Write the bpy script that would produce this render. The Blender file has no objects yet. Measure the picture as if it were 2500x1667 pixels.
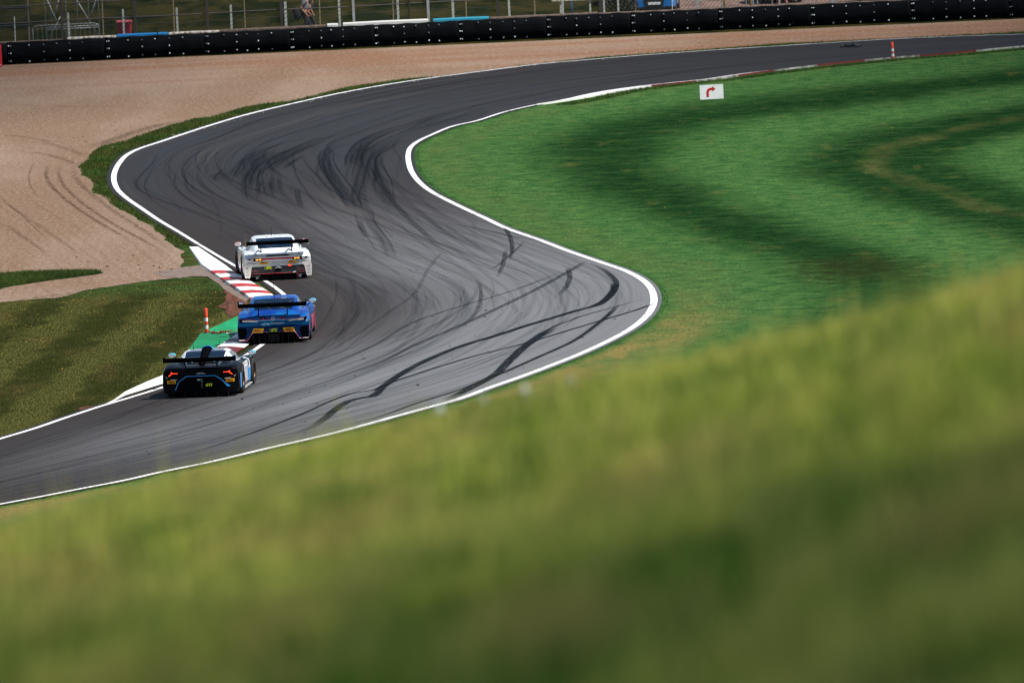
import bpy, bmesh, math, random
import numpy as np
from mathutils import Vector, Matrix, noise
from mathutils.geometry import tessellate_polygon

SC = bpy.context.scene
COL = SC.collection
random.seed(7)
rng = np.random.default_rng(7)
R = math.radians

# ------------------------------------------------------------------ camera
CAM_H = 25.0
FPX = 27000.0                       # focal length in pixels of the 2500 px wide photograph (about 390 mm)
PITCH = math.atan(2224.0 / FPX)
ROLL = R(2.6)
cam_d = bpy.data.cameras.new("Camera")
cam = bpy.data.objects.new("Camera", cam_d)
COL.objects.link(cam)
cam_d.sensor_width = 36.0
cam_d.sensor_fit = 'HORIZONTAL'
cam_d.lens = 36.0 * FPX / 2500.0
cam_d.clip_start = 1.0
cam_d.clip_end = 9000.0
cam_d.dof.use_dof = True
cam_d.dof.focus_distance = 300.0
cam_d.dof.aperture_fstop = 3.9
CAM_M = Matrix.Translation((0, 0, CAM_H)) @ Matrix.Rotation(math.pi / 2 - PITCH, 4, 'X') @ Matrix.Rotation(-ROLL, 4, 'Z')
cam.matrix_world = CAM_M
SC.camera = cam
CAM_R = CAM_M.to_3x3()
CAM_RI = CAM_R.transposed()

# ------------------------------------------------------------------ light
SUN_DIR = Vector((0.91, -0.40, 0)).normalized()
SUN_EL = R(57)
sd = Vector((SUN_DIR.x * math.cos(SUN_EL), SUN_DIR.y * math.cos(SUN_EL), math.sin(SUN_EL)))
sun_l = bpy.data.lights.new("Sun", 'SUN')
sun_l.energy = 4.0
sun_l.angle = R(3.5)
sun_l.color = (1.0, 0.955, 0.885)
sun = bpy.data.objects.new("Sun", sun_l)
COL.objects.link(sun)
sun.rotation_euler = sd.to_track_quat('Z', 'Y').to_euler()
sun.location = (0, 0, 200)
W = bpy.data.worlds.new("World")
SC.world = W
W.use_nodes = True
wn = W.node_tree.nodes
wn.clear()
wo = wn.new('ShaderNodeOutputWorld')
wb = wn.new('ShaderNodeBackground')
ws = wn.new('ShaderNodeTexSky')
ws.sky_type = 'NISHITA'
ws.sun_disc = False
ws.sun_elevation = SUN_EL
ws.sun_rotation = math.atan2(sd.x, sd.y)
ws.altitude = 60
wb.inputs[1].default_value = 0.085
W.node_tree.links.new(ws.outputs[0], wb.inputs[0])
W.node_tree.links.new(wb.outputs[0], wo.inputs[0])
SC.view_settings.view_transform = 'Standard'
SC.view_settings.look = 'None'
SC.view_settings.exposure = 0.60
SC.view_settings.gamma = 1.0
SC.cycles.use_denoising = True
SC.cycles.max_bounces = 6
SC.cycles.filter_width = 1.15
SC.cycles.transparent_max_bounces = 48
SC.cycles.sample_clamp_indirect = 4.0


# ------------------------------------------------------------------ pixel <-> ground helpers (used only to measure where things stand)
def G(px, py, z=0.0):
    """Ground point under a pixel of the 2500x1667 photograph."""
    d = CAM_R @ Vector(((px - 1250.0) / FPX, -(py - 833.5) / FPX, -1.0))
    t = (z - CAM_H) / d.z
    return Vector((d.x * t, d.y * t, z))


def PJ(p):
    q = CAM_RI @ (Vector(p) - Vector((0, 0, CAM_H)))
    return (1250.0 + FPX * q.x / -q.z, 833.5 - FPX * q.y / -q.z)


def PXM(y):
    return FPX / y


# ------------------------------------------------------------------ object helpers
def tag(o, label=None, cat=None, group=None, kind=None):
    if label: o['label'] = label
    if cat: o['category'] = cat
    if group: o['group'] = group
    if kind: o['kind'] = kind
    return o


def empty(name, loc, rz=0.0):
    o = bpy.data.objects.new(name, None)
    COL.objects.link(o)
    o.location = loc
    o.rotation_euler = (0, 0, rz)
    o.empty_display_size = 0.2
    return o


def link(name, me, mats, parent=None, smooth=False):
    o = bpy.data.objects.new(name, me)
    COL.objects.link(o)
    if not isinstance(mats, (list, tuple)): mats = [mats]
    for m in mats: me.materials.append(m)
    if smooth:
        me.polygons.foreach_set('use_smooth', [True] * len(me.polygons))
    if parent is not None: o.parent = parent
    return o


class MB:
    """Collects faces and builds them as one mesh."""
    def __init__(s):
        s.v = []; s.f = []; s.m = []; s.uv = None

    def add(s, vs, fs, mi=0):
        b = len(s.v)
        s.v += [tuple(v) for v in vs]
        s.f += [tuple(b + i for i in f) for f in fs]
        s.m += [mi] * len(fs)

    def box(s, x0, x1, y0, y1, z0, z1, mi=0, M=None, taper=0.0):
        t = taper
        vs = [(x0, y0, z0), (x1, y0, z0), (x1, y1, z0), (x0, y1, z0),
              (x0 + t, y0 + t, z1), (x1 - t, y0 + t, z1), (x1 - t, y1 - t, z1), (x0 + t, y1 - t, z1)]
        if M is not None: vs = [M @ Vector(v) for v in vs]
        s.add(vs, [(3, 2, 1, 0), (4, 5, 6, 7), (0, 1, 5, 4), (1, 2, 6, 5), (2, 3, 7, 6), (3, 0, 4, 7)], mi)

    def tube(s, pts, r, n=8, mi=0, cap=True):
        pts = [Vector(p) for p in pts]
        rr = r if isinstance(r, (list, tuple)) else [r] * len(pts)
        rings = []
        for i, p in enumerate(pts):
            t = (pts[min(i + 1, len(pts) - 1)] - pts[max(i - 1, 0)]).normalized()
            a = Vector((0, 0, 1)) if abs(t.z) < 0.9 else Vector((1, 0, 0))
            u = t.cross(a).normalized(); w = t.cross(u).normalized()
            rings.append([p + (u * math.cos(2 * math.pi * k / n) + w * math.sin(2 * math.pi * k / n)) * rr[i] for k in range(n)])
        vs = [v for q in rings for v in q]
        fs = []
        for i in range(len(pts) - 1):
            for k in range(n):
                fs.append((i * n + k, i * n + (k + 1) % n, (i + 1) * n + (k + 1) % n, (i + 1) * n + k))
        if cap:
            fs.append(tuple(range(n - 1, -1, -1)))
            fs.append(tuple((len(pts) - 1) * n + k for k in range(n)))
        s.add(vs, fs, mi)

    def prism(s, poly, a0, a1, axis='y', mi=0, M=None):
        """poly = 2-D outline; axis y: (x, z) outline extruded along y; axis z: (x, y) outline; axis x: (y, z) outline."""
        n = len(poly)
        def P(p, a):
            v = {'y': (p[0], a, p[1]), 'z': (p[0], p[1], a), 'x': (a, p[0], p[1])}[axis]
            return M @ Vector(v) if M is not None else Vector(v)
        vs = [P(p, a0) for p in poly] + [P(p, a1) for p in poly]
        tr = tessellate_polygon([[Vector((p[0], p[1], 0)) for p in poly]])
        fs = [tuple(t) for t in tr] + [tuple(n + i for i in reversed(t)) for t in tr]
        fs += [(i, (i + 1) % n, n + (i + 1) % n, n + i) for i in range(n)]
        s.add(vs, fs, mi)

    def build(s, name, mats, parent=None, smooth=False, fix=True):
        me = bpy.data.meshes.new(name)
        me.from_pydata(s.v, [], s.f)
        me.polygons.foreach_set('material_index', s.m)
        if fix and len(s.f) < 30000:
            bm = bmesh.new(); bm.from_mesh(me)
            bmesh.ops.recalc_face_normals(bm, faces=bm.faces)
            bm.to_mesh(me); bm.free()
        me.update()
        return link(name, me, mats, parent, smooth)


def catmull(pts, n):
    """Resample a polyline (list of tuples) to n points, evenly by length, through a Catmull-Rom curve."""
    P = np.array([tuple(p) for p in pts], float)
    P = np.vstack([2 * P[0] - P[1], P, 2 * P[-1] - P[-2]])
    out = []
    for i in range(1, len(P) - 2):
        p0, p1, p2, p3 = P[i - 1], P[i], P[i + 1], P[i + 2]
        # centripetal parameters keep unevenly spaced points from looping
        t0 = 0; t1 = t0 + max(np.linalg.norm(p1 - p0), 1e-6) ** .5; t2 = t1 + max(np.linalg.norm(p2 - p1), 1e-6) ** .5
        t3 = t2 + max(np.linalg.norm(p3 - p2), 1e-6) ** .5
        for t in np.linspace(t1, t2, 16, endpoint=False):
            A1 = (t1 - t) / (t1 - t0) * p0 + (t - t0) / (t1 - t0) * p1
            A2 = (t2 - t) / (t2 - t1) * p1 + (t - t1) / (t2 - t1) * p2
            A3 = (t3 - t) / (t3 - t2) * p2 + (t - t2) / (t3 - t2) * p3
            B1 = (t2 - t) / (t2 - t0) * A1 + (t - t0) / (t2 - t0) * A2
            B2 = (t3 - t) / (t3 - t1) * A2 + (t - t1) / (t3 - t1) * A3
            out.append((t2 - t) / (t2 - t1) * B1 + (t - t1) / (t2 - t1) * B2)
    out.append(P[-2])
    out = np.array(out)
    s = np.concatenate([[0], np.cumsum(np.linalg.norm(np.diff(out, axis=0), axis=1))])
    t = np.linspace(0, s[-1], n)
    return np.stack([np.interp(t, s, out[:, k]) for k in range(out.shape[1])], 1)


def arclen(P):
    return np.concatenate([[0], np.cumsum(np.linalg.norm(np.diff(P, axis=0), axis=1))])


def grid_mesh(name, V, nu, nv, attrs=None, uv=None):
    """V: (nu*nv, 3), row-major u then v."""
    me = bpy.data.meshes.new(name)
    i = np.arange(nu - 1)[:, None] * nv + np.arange(nv - 1)[None, :]
    i = i.ravel()
    F = np.stack([i, i + nv, i + nv + 1, i + 1], 1)
    me.vertices.add(len(V)); me.vertices.foreach_set('co', np.asarray(V, np.float32).ravel())
    me.loops.add(F.size); me.loops.foreach_set('vertex_index', F.ravel().astype(np.int32))
    me.polygons.add(len(F)); me.polygons.foreach_set('loop_start', (np.arange(len(F)) * 4).astype(np.int32))
    me.update(calc_edges=True)
    if attrs:
        for k, a in attrs.items():
            at = me.attributes.new(k, 'FLOAT', 'POINT'); at.data.foreach_set('value', np.asarray(a, np.float32))
    if uv is not None:
        ul = me.uv_layers.new(name='UVMap'); ul.data.foreach_set('uv', np.asarray(uv, np.float32)[F.ravel()].ravel())
    me.validate()
    return me


def tri_mesh(name, V, F, attrs=None):
    me = bpy.data.meshes.new(name)
    k = F.shape[1]
    me.vertices.add(len(V)); me.vertices.foreach_set('co', np.asarray(V, np.float32).ravel())
    me.loops.add(F.size); me.loops.foreach_set('vertex_index', F.ravel().astype(np.int32))
    me.polygons.add(len(F)); me.polygons.foreach_set('loop_start', (np.arange(len(F)) * k).astype(np.int32))
    me.update(calc_edges=True)
    if attrs:
        for kk, a in attrs.items():
            at = me.attributes.new(kk, 'FLOAT', 'POINT'); at.data.foreach_set('value', np.asarray(a, np.float32))
    return me


# ------------------------------------------------------------------ material helpers
class NT:
    def __init__(s, name):
        s.m = bpy.data.materials.new(name); s.m.use_nodes = True
        s.t = s.m.node_tree; s.n = s.t.nodes; s.n.clear()
        s.out = s.n.new('ShaderNodeOutputMaterial')

    def node(s, t, **kw):
        q = s.n.new(t)
        for k, v in kw.items(): setattr(q, k, v)
        return q

    def put(s, sock, v):
        if v is None: return
        if hasattr(v, 'is_linked') or isinstance(v, bpy.types.NodeSocket): s.t.links.new(v, sock)
        else:
            if isinstance(v, (tuple, list)) and sock.type == 'RGBA' and len(v) == 3: v = (*v, 1)
            sock.default_value = v

    def math(s, op, a, b=None, c=None, clamp=False):
        q = s.node('ShaderNodeMath', operation=op, use_clamp=clamp)
        s.put(q.inputs[0], a)
        if b is not None: s.put(q.inputs[1], b)
        if c is not None: s.put(q.inputs[2], c)
        return q.outputs[0]

    def mix(s, f, a, b, mode='MIX'):
        q = s.node('ShaderNodeMix', data_type='RGBA', blend_type=mode)
        s.put(q.inputs[0], f); s.put(q.inputs[6], a); s.put(q.inputs[7], b)
        return q.outputs[2]

    def coord(s, kind='Object', scale=None, rot=None, loc=None):
        c = s.node('ShaderNodeTexCoord').outputs[kind]
        if scale is None and rot is None and loc is None: return c
        q = s.node('ShaderNodeMapping')
        s.t.links.new(c, q.inputs[0])
        if scale: q.inputs['Scale'].default_value = scale
        if rot: q.inputs['Rotation'].default_value = rot
        if loc: q.inputs['Location'].default_value = loc
        return q.outputs[0]

    def noise(s, vec, scale=1.0, detail=4, rough=0.55, dist=0.0, out=0):
        q = s.node('ShaderNodeTexNoise')
        s.put(q.inputs['Vector'], vec); q.inputs['Scale'].default_value = scale
        q.inputs['Detail'].default_value = detail; q.inputs['Roughness'].default_value = rough
        q.inputs['Distortion'].default_value = dist
        return q.outputs[out]

    def ramp(s, f, lo, hi, a=0.0, b=1.0):
        q = s.node('ShaderNodeMapRange'); q.interpolation_type = 'SMOOTHSTEP'
        s.put(q.inputs[0], f); q.inputs[1].default_value = lo; q.inputs[2].default_value = hi
        q.inputs[3].default_value = a; q.inputs[4].default_value = b
        return q.outputs[0]

    def attr(s, name):
        return s.node('ShaderNodeAttribute', attribute_name=name).outputs['Fac']

    def bsdf(s, col, rough=0.6, metal=0.0, coat=0.0, spec=None, emis=None, estr=0.0, normal=None, trans=None, alpha=None):
        b = s.node('ShaderNodeBsdfPrincipled')
        s.put(b.inputs['Base Color'], col); s.put(b.inputs['Roughness'], rough); s.put(b.inputs['Metallic'], metal)
        b.inputs['Coat Weight'].default_value = coat
        b.inputs['Coat Roughness'].default_value = 0.08
        if spec is not None: s.put(b.inputs['Specular IOR Level'], spec)
        if emis is not None:
            s.put(b.inputs['Emission Color'], emis); b.inputs['Emission Strength'].default_value = estr
        if normal is not None: s.put(b.inputs['Normal'], normal)
        if alpha is not None: s.put(b.inputs['Alpha'], alpha)
        s.t.links.new(b.outputs[0], s.out.inputs[0])
        return b

    def bump(s, h, strength=0.5, dist=0.02):
        q = s.node('ShaderNodeBump')
        q.inputs['Strength'].default_value = strength; q.inputs['Distance'].default_value = dist
        s.put(q.inputs['Height'], h)
        return q.outputs[0]


def simple(name, col, rough=0.6, metal=0.0, coat=0.0, var=0.12, scale=6.0, emis=None, estr=0.0, spec=None):
    """Plain procedural material with a little dirt variation."""
    t = NT(name)
    c = t.coord('Object')
    n = t.noise(c, scale, 5, 0.6)
    dark = tuple(x * (1 - var) for x in col); lite = tuple(min(1, x * (1 + var)) for x in col)
    f = t.ramp(n, 0.3, 0.7)
    t.bsdf(t.mix(f, dark, lite), t.ramp(n, 0.2, 0.8, max(0.02, rough - 0.07), min(1, rough + 0.07)), metal, coat, spec, emis, estr)
    return t.m
# ------------------------------------------------------------------ traced edges of the circuit (pixels of the photograph -> ground)
L_PX = [(-1200, 1362), (-900, 1300), (-600, 1234), (-300, 1158), (0, 1071), (77, 1048), (153, 1022), (245, 992), (306, 974), (401, 944),
        (490, 911), (560, 883), (596, 868), (640, 839), (690, 806), (712, 775), (707, 745), (685, 719), (639, 686), (576, 655), (536, 632),
        (478, 597), (429, 567), (383, 540), (337, 509), (306, 488), (281, 465), (272, 444), (272.5, 425), (285, 400), (306, 379),
        (337, 364), (383, 349), (452, 326), (500, 310.5), (594.7, 282.4), (700, 257), (850, 224.5), (1000, 199), (1164, 177),
        (1321, 157.5), (1409, 149.6), (1574, 136), (1765, 122.5), (1900, 114), (2043, 105), (2209, 95.5), (2375, 89), (2500, 85),
        (2800, 72), (3200, 56)]
R_PX = [(-600, 1345), (-300, 1293), (0, 1234), (102, 1215), (204, 1195), (306, 1175.5), (408, 1152.6), (510, 1132), (663, 1096),
        (816, 1061), (900, 1039), (976, 1018), (1053, 997), (1129, 976), (1206, 947.6), (1282, 921), (1359, 892), (1435, 861.5),
        (1512, 825), (1558, 798), (1589, 771), (1604, 745), (1605, 726), (1596, 703), (1573, 682), (1531, 661), (1474, 641.5),
        (1397, 615), (1321, 586), (1244, 559), (1191, 534), (1129, 505), (1061, 470), (1030, 445.5), (1012, 421), (1005, 400),
        (1003, 379), (1009, 361), (1026, 347), (1061, 330), (1114, 309), (1164, 298), (1237, 275), (1306, 259), (1383, 244.6),
        (1459, 228), (1551, 214), (1650, 203), (1727, 195), (1804, 183.5), (1916, 170), (2035, 157), (2181, 143), (2300, 134),
        (2375, 127), (2500, 115.6), (2800, 99), (3200, 80)]
def px2w(P, z=0.0):
    return [G(x, y, z)[:2] for x, y in P]
Lc = catmull(px2w(L_PX), 900)
Rc = catmull(px2w(R_PX), 900)
PAIRS = [((-1200, 1362), (-600, 1345)), ((-600, 1234), (0, 1234)), ((0, 1071), (900, 1039)), ((401, 944), (1282, 921)), ((712, 775), (1604, 745)), ((401, 550), (1129, 505)),
         ((272, 435), (1005, 390)), ((452, 326), (1140, 304)), ((1000, 199), (1459, 228)), ((1900, 114), (2100, 150)),
         ((2500, 85), (2600, 110)), ((3200, 56), (3200, 80))]
sL, sR = arclen(Lc), arclen(Rc)
def nearest_s(C, s, p):
    w = np.array(G(*p)[:2]); return s[np.argmin(((C - w) ** 2).sum(1))]
kL = [nearest_s(Lc, sL, a) for a, b in PAIRS]; kR = [nearest_s(Rc, sR, b) for a, b in PAIRS]
NS = 700
kk = np.interp(np.linspace(0, 1, NS), np.linspace(0, 1, len(kL)), np.arange(len(kL)))
_k = np.arange(len(kL))
def smooth_interp(k, v):
    v = np.interp(kk, k, v); w = np.hanning(41); w /= w.sum()
    vv = np.concatenate([np.full(20, v[0]), v, np.full(20, v[-1])]); vv = np.convolve(vv, w, 'valid')
    return vv
tL, tR = smooth_interp(_k, kL), smooth_interp(_k, kR)
TL = np.stack([np.interp(tL, sL, Lc[:, i]) for i in (0, 1)], 1)     # matched stations on the left edge
TR = np.stack([np.interp(tR, sR, Rc[:, i]) for i in (0, 1)], 1)
S_MID = arclen((TL + TR) / 2)
def offset(C, d):
    T = np.gradient(C, axis=0); T /= np.linalg.norm(T, axis=1)[:, None] + 1e-9
    return C + np.stack([-T[:, 1], T[:, 0]], 1) * d       # positive = to the left of travel
def dist_to(P, C):
    """Distance from each point of P to polyline C, and the index of the nearest vertex."""
    D = np.empty(len(P)); I = np.empty(len(P), int)
    for a in range(0, len(P), 20000):
        q = P[a:a + 20000]
        d2 = ((q[:, None, :] - C[None, ::2, :]) ** 2).sum(2)
        j = d2.argmin(1); D[a:a + 20000] = np.sqrt(d2[np.arange(len(q)), j]); I[a:a + 20000] = j * 2
    return D, I
def signed(P, C):
    D, I = dist_to(P, C)
    T = np.gradient(C, axis=0)[I]; q = P - C[I]
    return D * np.sign(T[:, 0] * q[:, 1] - T[:, 1] * q[:, 0])      # positive = left of travel


# line of the tyre barrier
BAR_PX = [(-700, 195), (-300, 172), (7, 158), (152, 152), (295, 145.5), (420, 140), (820, 121.5), (1055, 107), (1250, 97), (1526, 83.5), (1900, 67.5), (2209, 54), (2500, 44.5), (2800, 34), (3200, 20)]
BW = np.array([tuple(G(*p))[:2] for p in BAR_PX]); BWs = BW.copy()
pf = np.polyfit(BW[:, 0], BW[:, 1], 4); ybar = lambda X: np.polyval(pf, X)
BX = np.linspace(BW[0, 0], BW[-1, 0], 1200)
def at_off(X, off):
    sl = (ybar(X + .5) - ybar(X - .5)); n = np.array([-sl, 1.0]); n /= np.linalg.norm(n)
    return np.array([X, ybar(X)]) + n * off

# ------------------------------------------------------------------ terrain
def sst(a, b, x):
    t = np.clip((x - a) / (b - a), 0, 1); return t * t * (3 - 2 * t)
def hill_z(X, Y):
    drop = 1.62 + 0.02966 * Y + 0.000511 * Y * Y
    cr = 0.197 * np.clip(Y / 40, 0, 1.0) * 34 * np.tanh(X / 34)
    z = CAM_H - 0.165 - drop + cr * 1.13 + 0.12 * np.sin(X * 0.9 + Y * 0.23) * np.sin(Y * 0.31) * sst(18, 30, Y) * (1 - sst(90, 140, Y))
    z = np.where(Y < 0, CAM_H - 1.62, z)
    k = 2.2
    return k * np.log1p(np.exp(np.clip(z / k, -30, 30)))       # eases out into the flat ground
def ground_z(X, Y):
    X = np.asarray(X, float); Y = np.asarray(Y, float)
    h = hill_z(X, Y) * (1 - sst(215, 240, Y))
    yb_ = ybar(np.clip(X, -26, 30))
    back = np.where(Y > 492, (Y - 492) * 0.085, 0.0) + 0.38 * sst(1.45, 2.6, Y - yb_)
    back = np.minimum(back, 14 + 6 * np.sin(X * .01))
    return h + back
def axis_pts(dense, far):
    return np.array(sorted(set(np.round(np.concatenate([dense, far]), 3))))
xs = axis_pts(np.arange(-42, 62, 0.55), np.array([-4000, -2000, -900, -400, -200, -120, -80, -60, -50, 70, 85, 110, 160, 260, 500, 1000, 2200, 4000]))
ys = axis_pts(np.concatenate([np.arange(6, 90, 0.8), np.arange(90, 246, 3), np.arange(246, 446, 1.1), np.arange(446, 462, .4), np.arange(462, 470, 1.1), np.arange(470, 620, 3)]),
              np.array([-3000, -1000, -300, -80, -20, -5, 0, 640, 700, 800, 1000, 1400, 2200, 4000, 6500]))
GX, GY = np.meshgrid(xs, ys, indexing='ij')
P2 = np.stack([GX.ravel(), GY.ravel()], 1)
near = (P2[:, 1] > 240) & (P2[:, 1] < 480) & (np.abs(P2[:, 0]) < 70)
dR = np.full(len(P2), 60.0); dL = np.full(len(P2), -60.0)
dR[near] = -signed(P2[near], Rc)        # positive on the infield
dL[near] = signed(P2[near], Lc)         # positive on the gravel side
GZ = ground_z(P2[:, 0], P2[:, 1])
me = grid_mesh("ground", np.column_stack([P2, GZ]), len(xs), len(ys), {'dR': dR, 'dL': dL})
t = NT("mown_grass")
BRX, BRY = G(2080, 655)[:2]
co = t.coord('Object')
sep = t.node('ShaderNodeSeparateXYZ'); t.put(sep.inputs[0], co); X_, Y_ = sep.outputs[0], sep.outputs[1]
wob = t.noise(t.coord('Object', (0.35, 0.09, 1)), 1.0, 3)
d = t.attr('dR')
wob2 = t.noise(t.coord('Object', (0.45, 0.5, 1), loc=(5, 1, 0)), 1.0, 6, 0.68)
spread = t.math('ADD', 1.0, t.math('MULTIPLY', t.ramp(Y_, 365, 430), t.ramp(X_, -1, 16, 0, 1.3)))
dd = t.math('ADD', t.math('DIVIDE', d, spread), t.math('MULTIPLY', t.math('SUBTRACT', wob, 0.5), 1.8))
dd = t.math('ADD', dd, t.math('MULTIPLY', t.math('SUBTRACT', wob2, 0.5), 1.5))
band1 = t.math('MULTIPLY', t.ramp(dd, 3.0, 6.2), t.ramp(dd, 6.8, 9.8, 1, 0))
band2 = t.math('MULTIPLY', t.ramp(dd, 10.8, 13.6), t.ramp(dd, 16.4, 18.6, 1, 0))
band3 = t.math('MULTIPLY', t.ramp(dd, 25, 26), t.ramp(dd, 31, 32, 1, 0))
lowfade = t.math('MULTIPLY', t.ramp(Y_, 292, 330, 0.35, 0.92), t.ramp(t.noise(t.coord('Object', (0.22, 0.5, 1), loc=(9, 9, 0)), 1.0, 5, 0.65), 0.34, 0.54, 0.80, 1.0))
dark = t.math('MULTIPLY', t.math('MAXIMUM', t.math('MAXIMUM', band1, band2), band3), lowfade, clamp=True)
streak = t.noise(t.coord('Object', (0.8, 0.62, 1)), 1.9, 7, 0.68)
fine = t.noise(t.coord('Object', (1, 0.5, 1)), 9, 5, 0.8)
# the light and dark lie of the mown grass
light_c = t.mix(t.ramp(streak, 0.30, 0.72), (0.026, 0.092, 0.027), (0.090, 0.184, 0.052))
dark_c = t.mix(t.ramp(streak, 0.30, 0.72), (0.0030, 0.019, 0.0065), (0.012, 0.046, 0.0120))
g = t.mix(dark, light_c, dark_c)
tan_n = t.noise(t.coord('Object', (0.55, 0.16, 1), loc=(7, 3, 0)), 1.5, 5, 0.6)
g = t.mix(t.math('MULTIPLY', t.ramp(tan_n, 0.56, 0.80), 0.50), g, (0.150, 0.145, 0.045))
line = t.math('MULTIPLY', t.ramp(dd, 14.0, 14.7), t.ramp(dd, 15.0, 15.7, 1, 0))
g = t.mix(t.math('MULTIPLY', line, t.ramp(tan_n, 0.35, 0.65, 0.06, 0.30)), g, (0.16, 0.14, 0.05))
e1 = t.math('ADD', t.math('POWER', t.math('DIVIDE', t.math('SUBTRACT', X_, BRX), 2.6), 2), t.math('POWER', t.math('DIVIDE', t.math('SUBTRACT', Y_, BRY), 7.0), 2))
g = t.mix(t.math('MULTIPLY', t.ramp(t.math('ADD', e1, t.math('MULTIPLY', streak, 2.6)), 2.3, 1.0), 0.6), g, (0.030, 0.030, 0.010))
# worn, dry grass along the right hand verge of the near bend
dry = t.math('MULTIPLY', t.math('MULTIPLY', t.ramp(d, 0.15, 0.7), t.ramp(d, 1.2, 3.2, 1, 0)), t.ramp(Y_, 296, 322, 1, 0.12))
g = t.mix(t.math('MULTIPLY', dry, t.ramp(tan_n, 0.36, 0.58, 0.3, 0.95)), g, (0.235, 0.185, 0.065))
# the olive, flower-dotted grass inside the left hand bend and the strips beside the gravel
dl = t.attr('dL')
left = t.ramp(dl, -0.6, -0.2)
isl = t.math('MULTIPLY', left, t.ramp(Y_, 325, 330, 1, 0))
ob = t.math('ADD', t.math('MULTIPLY', t.math('SINE', t.math('MULTIPLY', t.math('ADD', X_, t.math('MULTIPLY', Y_, -0.076)), 2.5)), 0.15), t.noise(t.coord('Object', (0.6, 0.3, 1)), 1.0, 4, 0.6))
olive = t.mix(t.ramp(ob, 0.42, 0.58), (0.028, 0.034, 0.010), (0.094, 0.096, 0.028))
olive = t.mix(t.math('MULTIPLY', t.ramp(tan_n, 0.5, 0.7), 0.5), olive, (0.15, 0.105, 0.04))
olive = t.mix(t.math('MULTIPLY', t.ramp(streak, 0.55, 0.72), 0.55), olive, (0.022, 0.058, 0.014))
g = t.mix(isl, g, olive)
verge = t.math('MULTIPLY', left, t.ramp(Y_, 325, 332))
vg = t.mix(t.ramp(streak, 0.4, 0.62), (0.026, 0.048, 0.014), (0.070, 0.105, 0.026))
vg = t.mix(t.math('MULTIPLY', t.ramp(tan_n, 0.55, 0.66), 0.7), vg, (0.075, 0.045, 0.022))
g = t.mix(verge, g, vg)
# hillside beyond the fence: grass darkened in the colour to stand for shade
bk = t.ramp(Y_, 446, 452)
bn = t.noise(t.coord('Object', (0.7, 0.14, 1), loc=(3, 9, 0)), 0.9, 6, 0.62)
bc = t.mix(t.ramp(bn, 0.40, 0.62), (0.010, 0.016, 0.005), (0.044, 0.038, 0.012))
g = t.mix(bk, g, bc)
# the bank in the foreground: long sunlit grass, greener hollows, dry brown thatch
fg = t.ramp(Y_, 236, 246, 1, 0)
fn = t.noise(t.coord('Object', (1, 0.35, 1)), 1.7, 4, 0.6)
fn2 = t.noise(t.coord('Object', (1, 0.35, 1), loc=(11, 5, 0)), 1.5, 4, 0.6)
fc = t.mix(t.ramp(fn, 0.38, 0.62), (0.11, 0.16, 0.026), (0.30, 0.27, 0.065))
fc = t.mix(t.math('MULTIPLY', t.ramp(fn2, 0.52, 0.66), 0.8), fc, (0.040, 0.100, 0.016))
g = t.mix(fg, g, fc)
g = t.mix(t.ramp(fine, 0.35, 0.65, 0.0, 0.8), g, t.mix(0.6, g, (0, 0, 0)))
t.bsdf(g, 1.0, spec=0.0, normal=t.bump(t.math('ADD', streak, t.math('MULTIPLY', fine, 0.5)), 0.5, 0.06))
tag(link("ground", me, t.m, smooth=True), kind='structure')


# ------------------------------------------------------------------ flat sheets
def sheet(name, pts_w, z, mat, kind='structure', jit=0.0, res=None, seed=1):
    """Polygon sheet at height z; the outline is resampled and roughened where res is given."""
    P = np.array([tuple(p)[:2] for p in pts_w], float)
    if res:
        out = []
        for i in range(len(P)):
            a, b = P[i], P[(i + 1) % len(P)]; n = max(1, int(np.linalg.norm(b - a) / res))
            if np.linalg.norm(b - a) > 120: n = 1
            for k in range(n):
                q = a + (b - a) * k / n
                if n > 1:
                    nn = noise.noise(Vector((q[0] * 1.1, q[1] * 0.45, seed))) + 0.5 * noise.noise(Vector((q[0] * 4.1, q[1] * 1.7, seed + 5)))
                    e = (b - a) / np.linalg.norm(b - a); q = q + np.array([-e[1], e[0]]) * nn * jit
                out.append(q)
        P = np.array(out)
    tr = tessellate_polygon([[Vector((p[0], p[1], 0)) for p in P]])
    me = bpy.data.meshes.new(name)
    me.from_pydata([(p[0], p[1], z) for p in P], [], [tuple(x) for x in tr])
    bm = bmesh.new(); bm.from_mesh(me)
    for f in bm.faces:
        if f.normal.z < 0: f.normal_flip()
    bm.to_mesh(me); bm.free(); me.update()
    o = link(name, me, mat)
    if kind: o['kind'] = kind
    return o

# gravel trap
t = NT("gravel")
co = t.coord('Object')
sep = t.node('ShaderNodeSeparateXYZ'); t.put(sep.inputs[0], co); X_, Y_ = sep.outputs[0], sep.outputs[1]
big = t.noise(t.coord('Object', (0.16, 0.035, 1)), 1.0, 4, 0.5)
gr = t.noise(t.coord('Object', (1, 0.45, 1)), 7.0, 5, 0.9)
gr2 = t.noise(t.coord('Object', (1, 0.4, 1), loc=(4, 4, 0)), 16.0, 3, 0.9)
base = t.mix(t.ramp(big, 0.38, 0.62), (0.188, 0.124, 0.082), (0.256, 0.186, 0.137))
red = t.math('MULTIPLY', t.ramp(t.math('ADD', Y_, t.math('MULTIPLY', t.math('SUBTRACT', big, 0.5), 14)), 428, 444), t.ramp(t.noise(t.coord('Object', (0.03, 0.3, 1)), 1.0, 3), 0.42, 0.58, 0.25, 0.85))
base = t.mix(red, base, (0.205, 0.100, 0.056))
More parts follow.
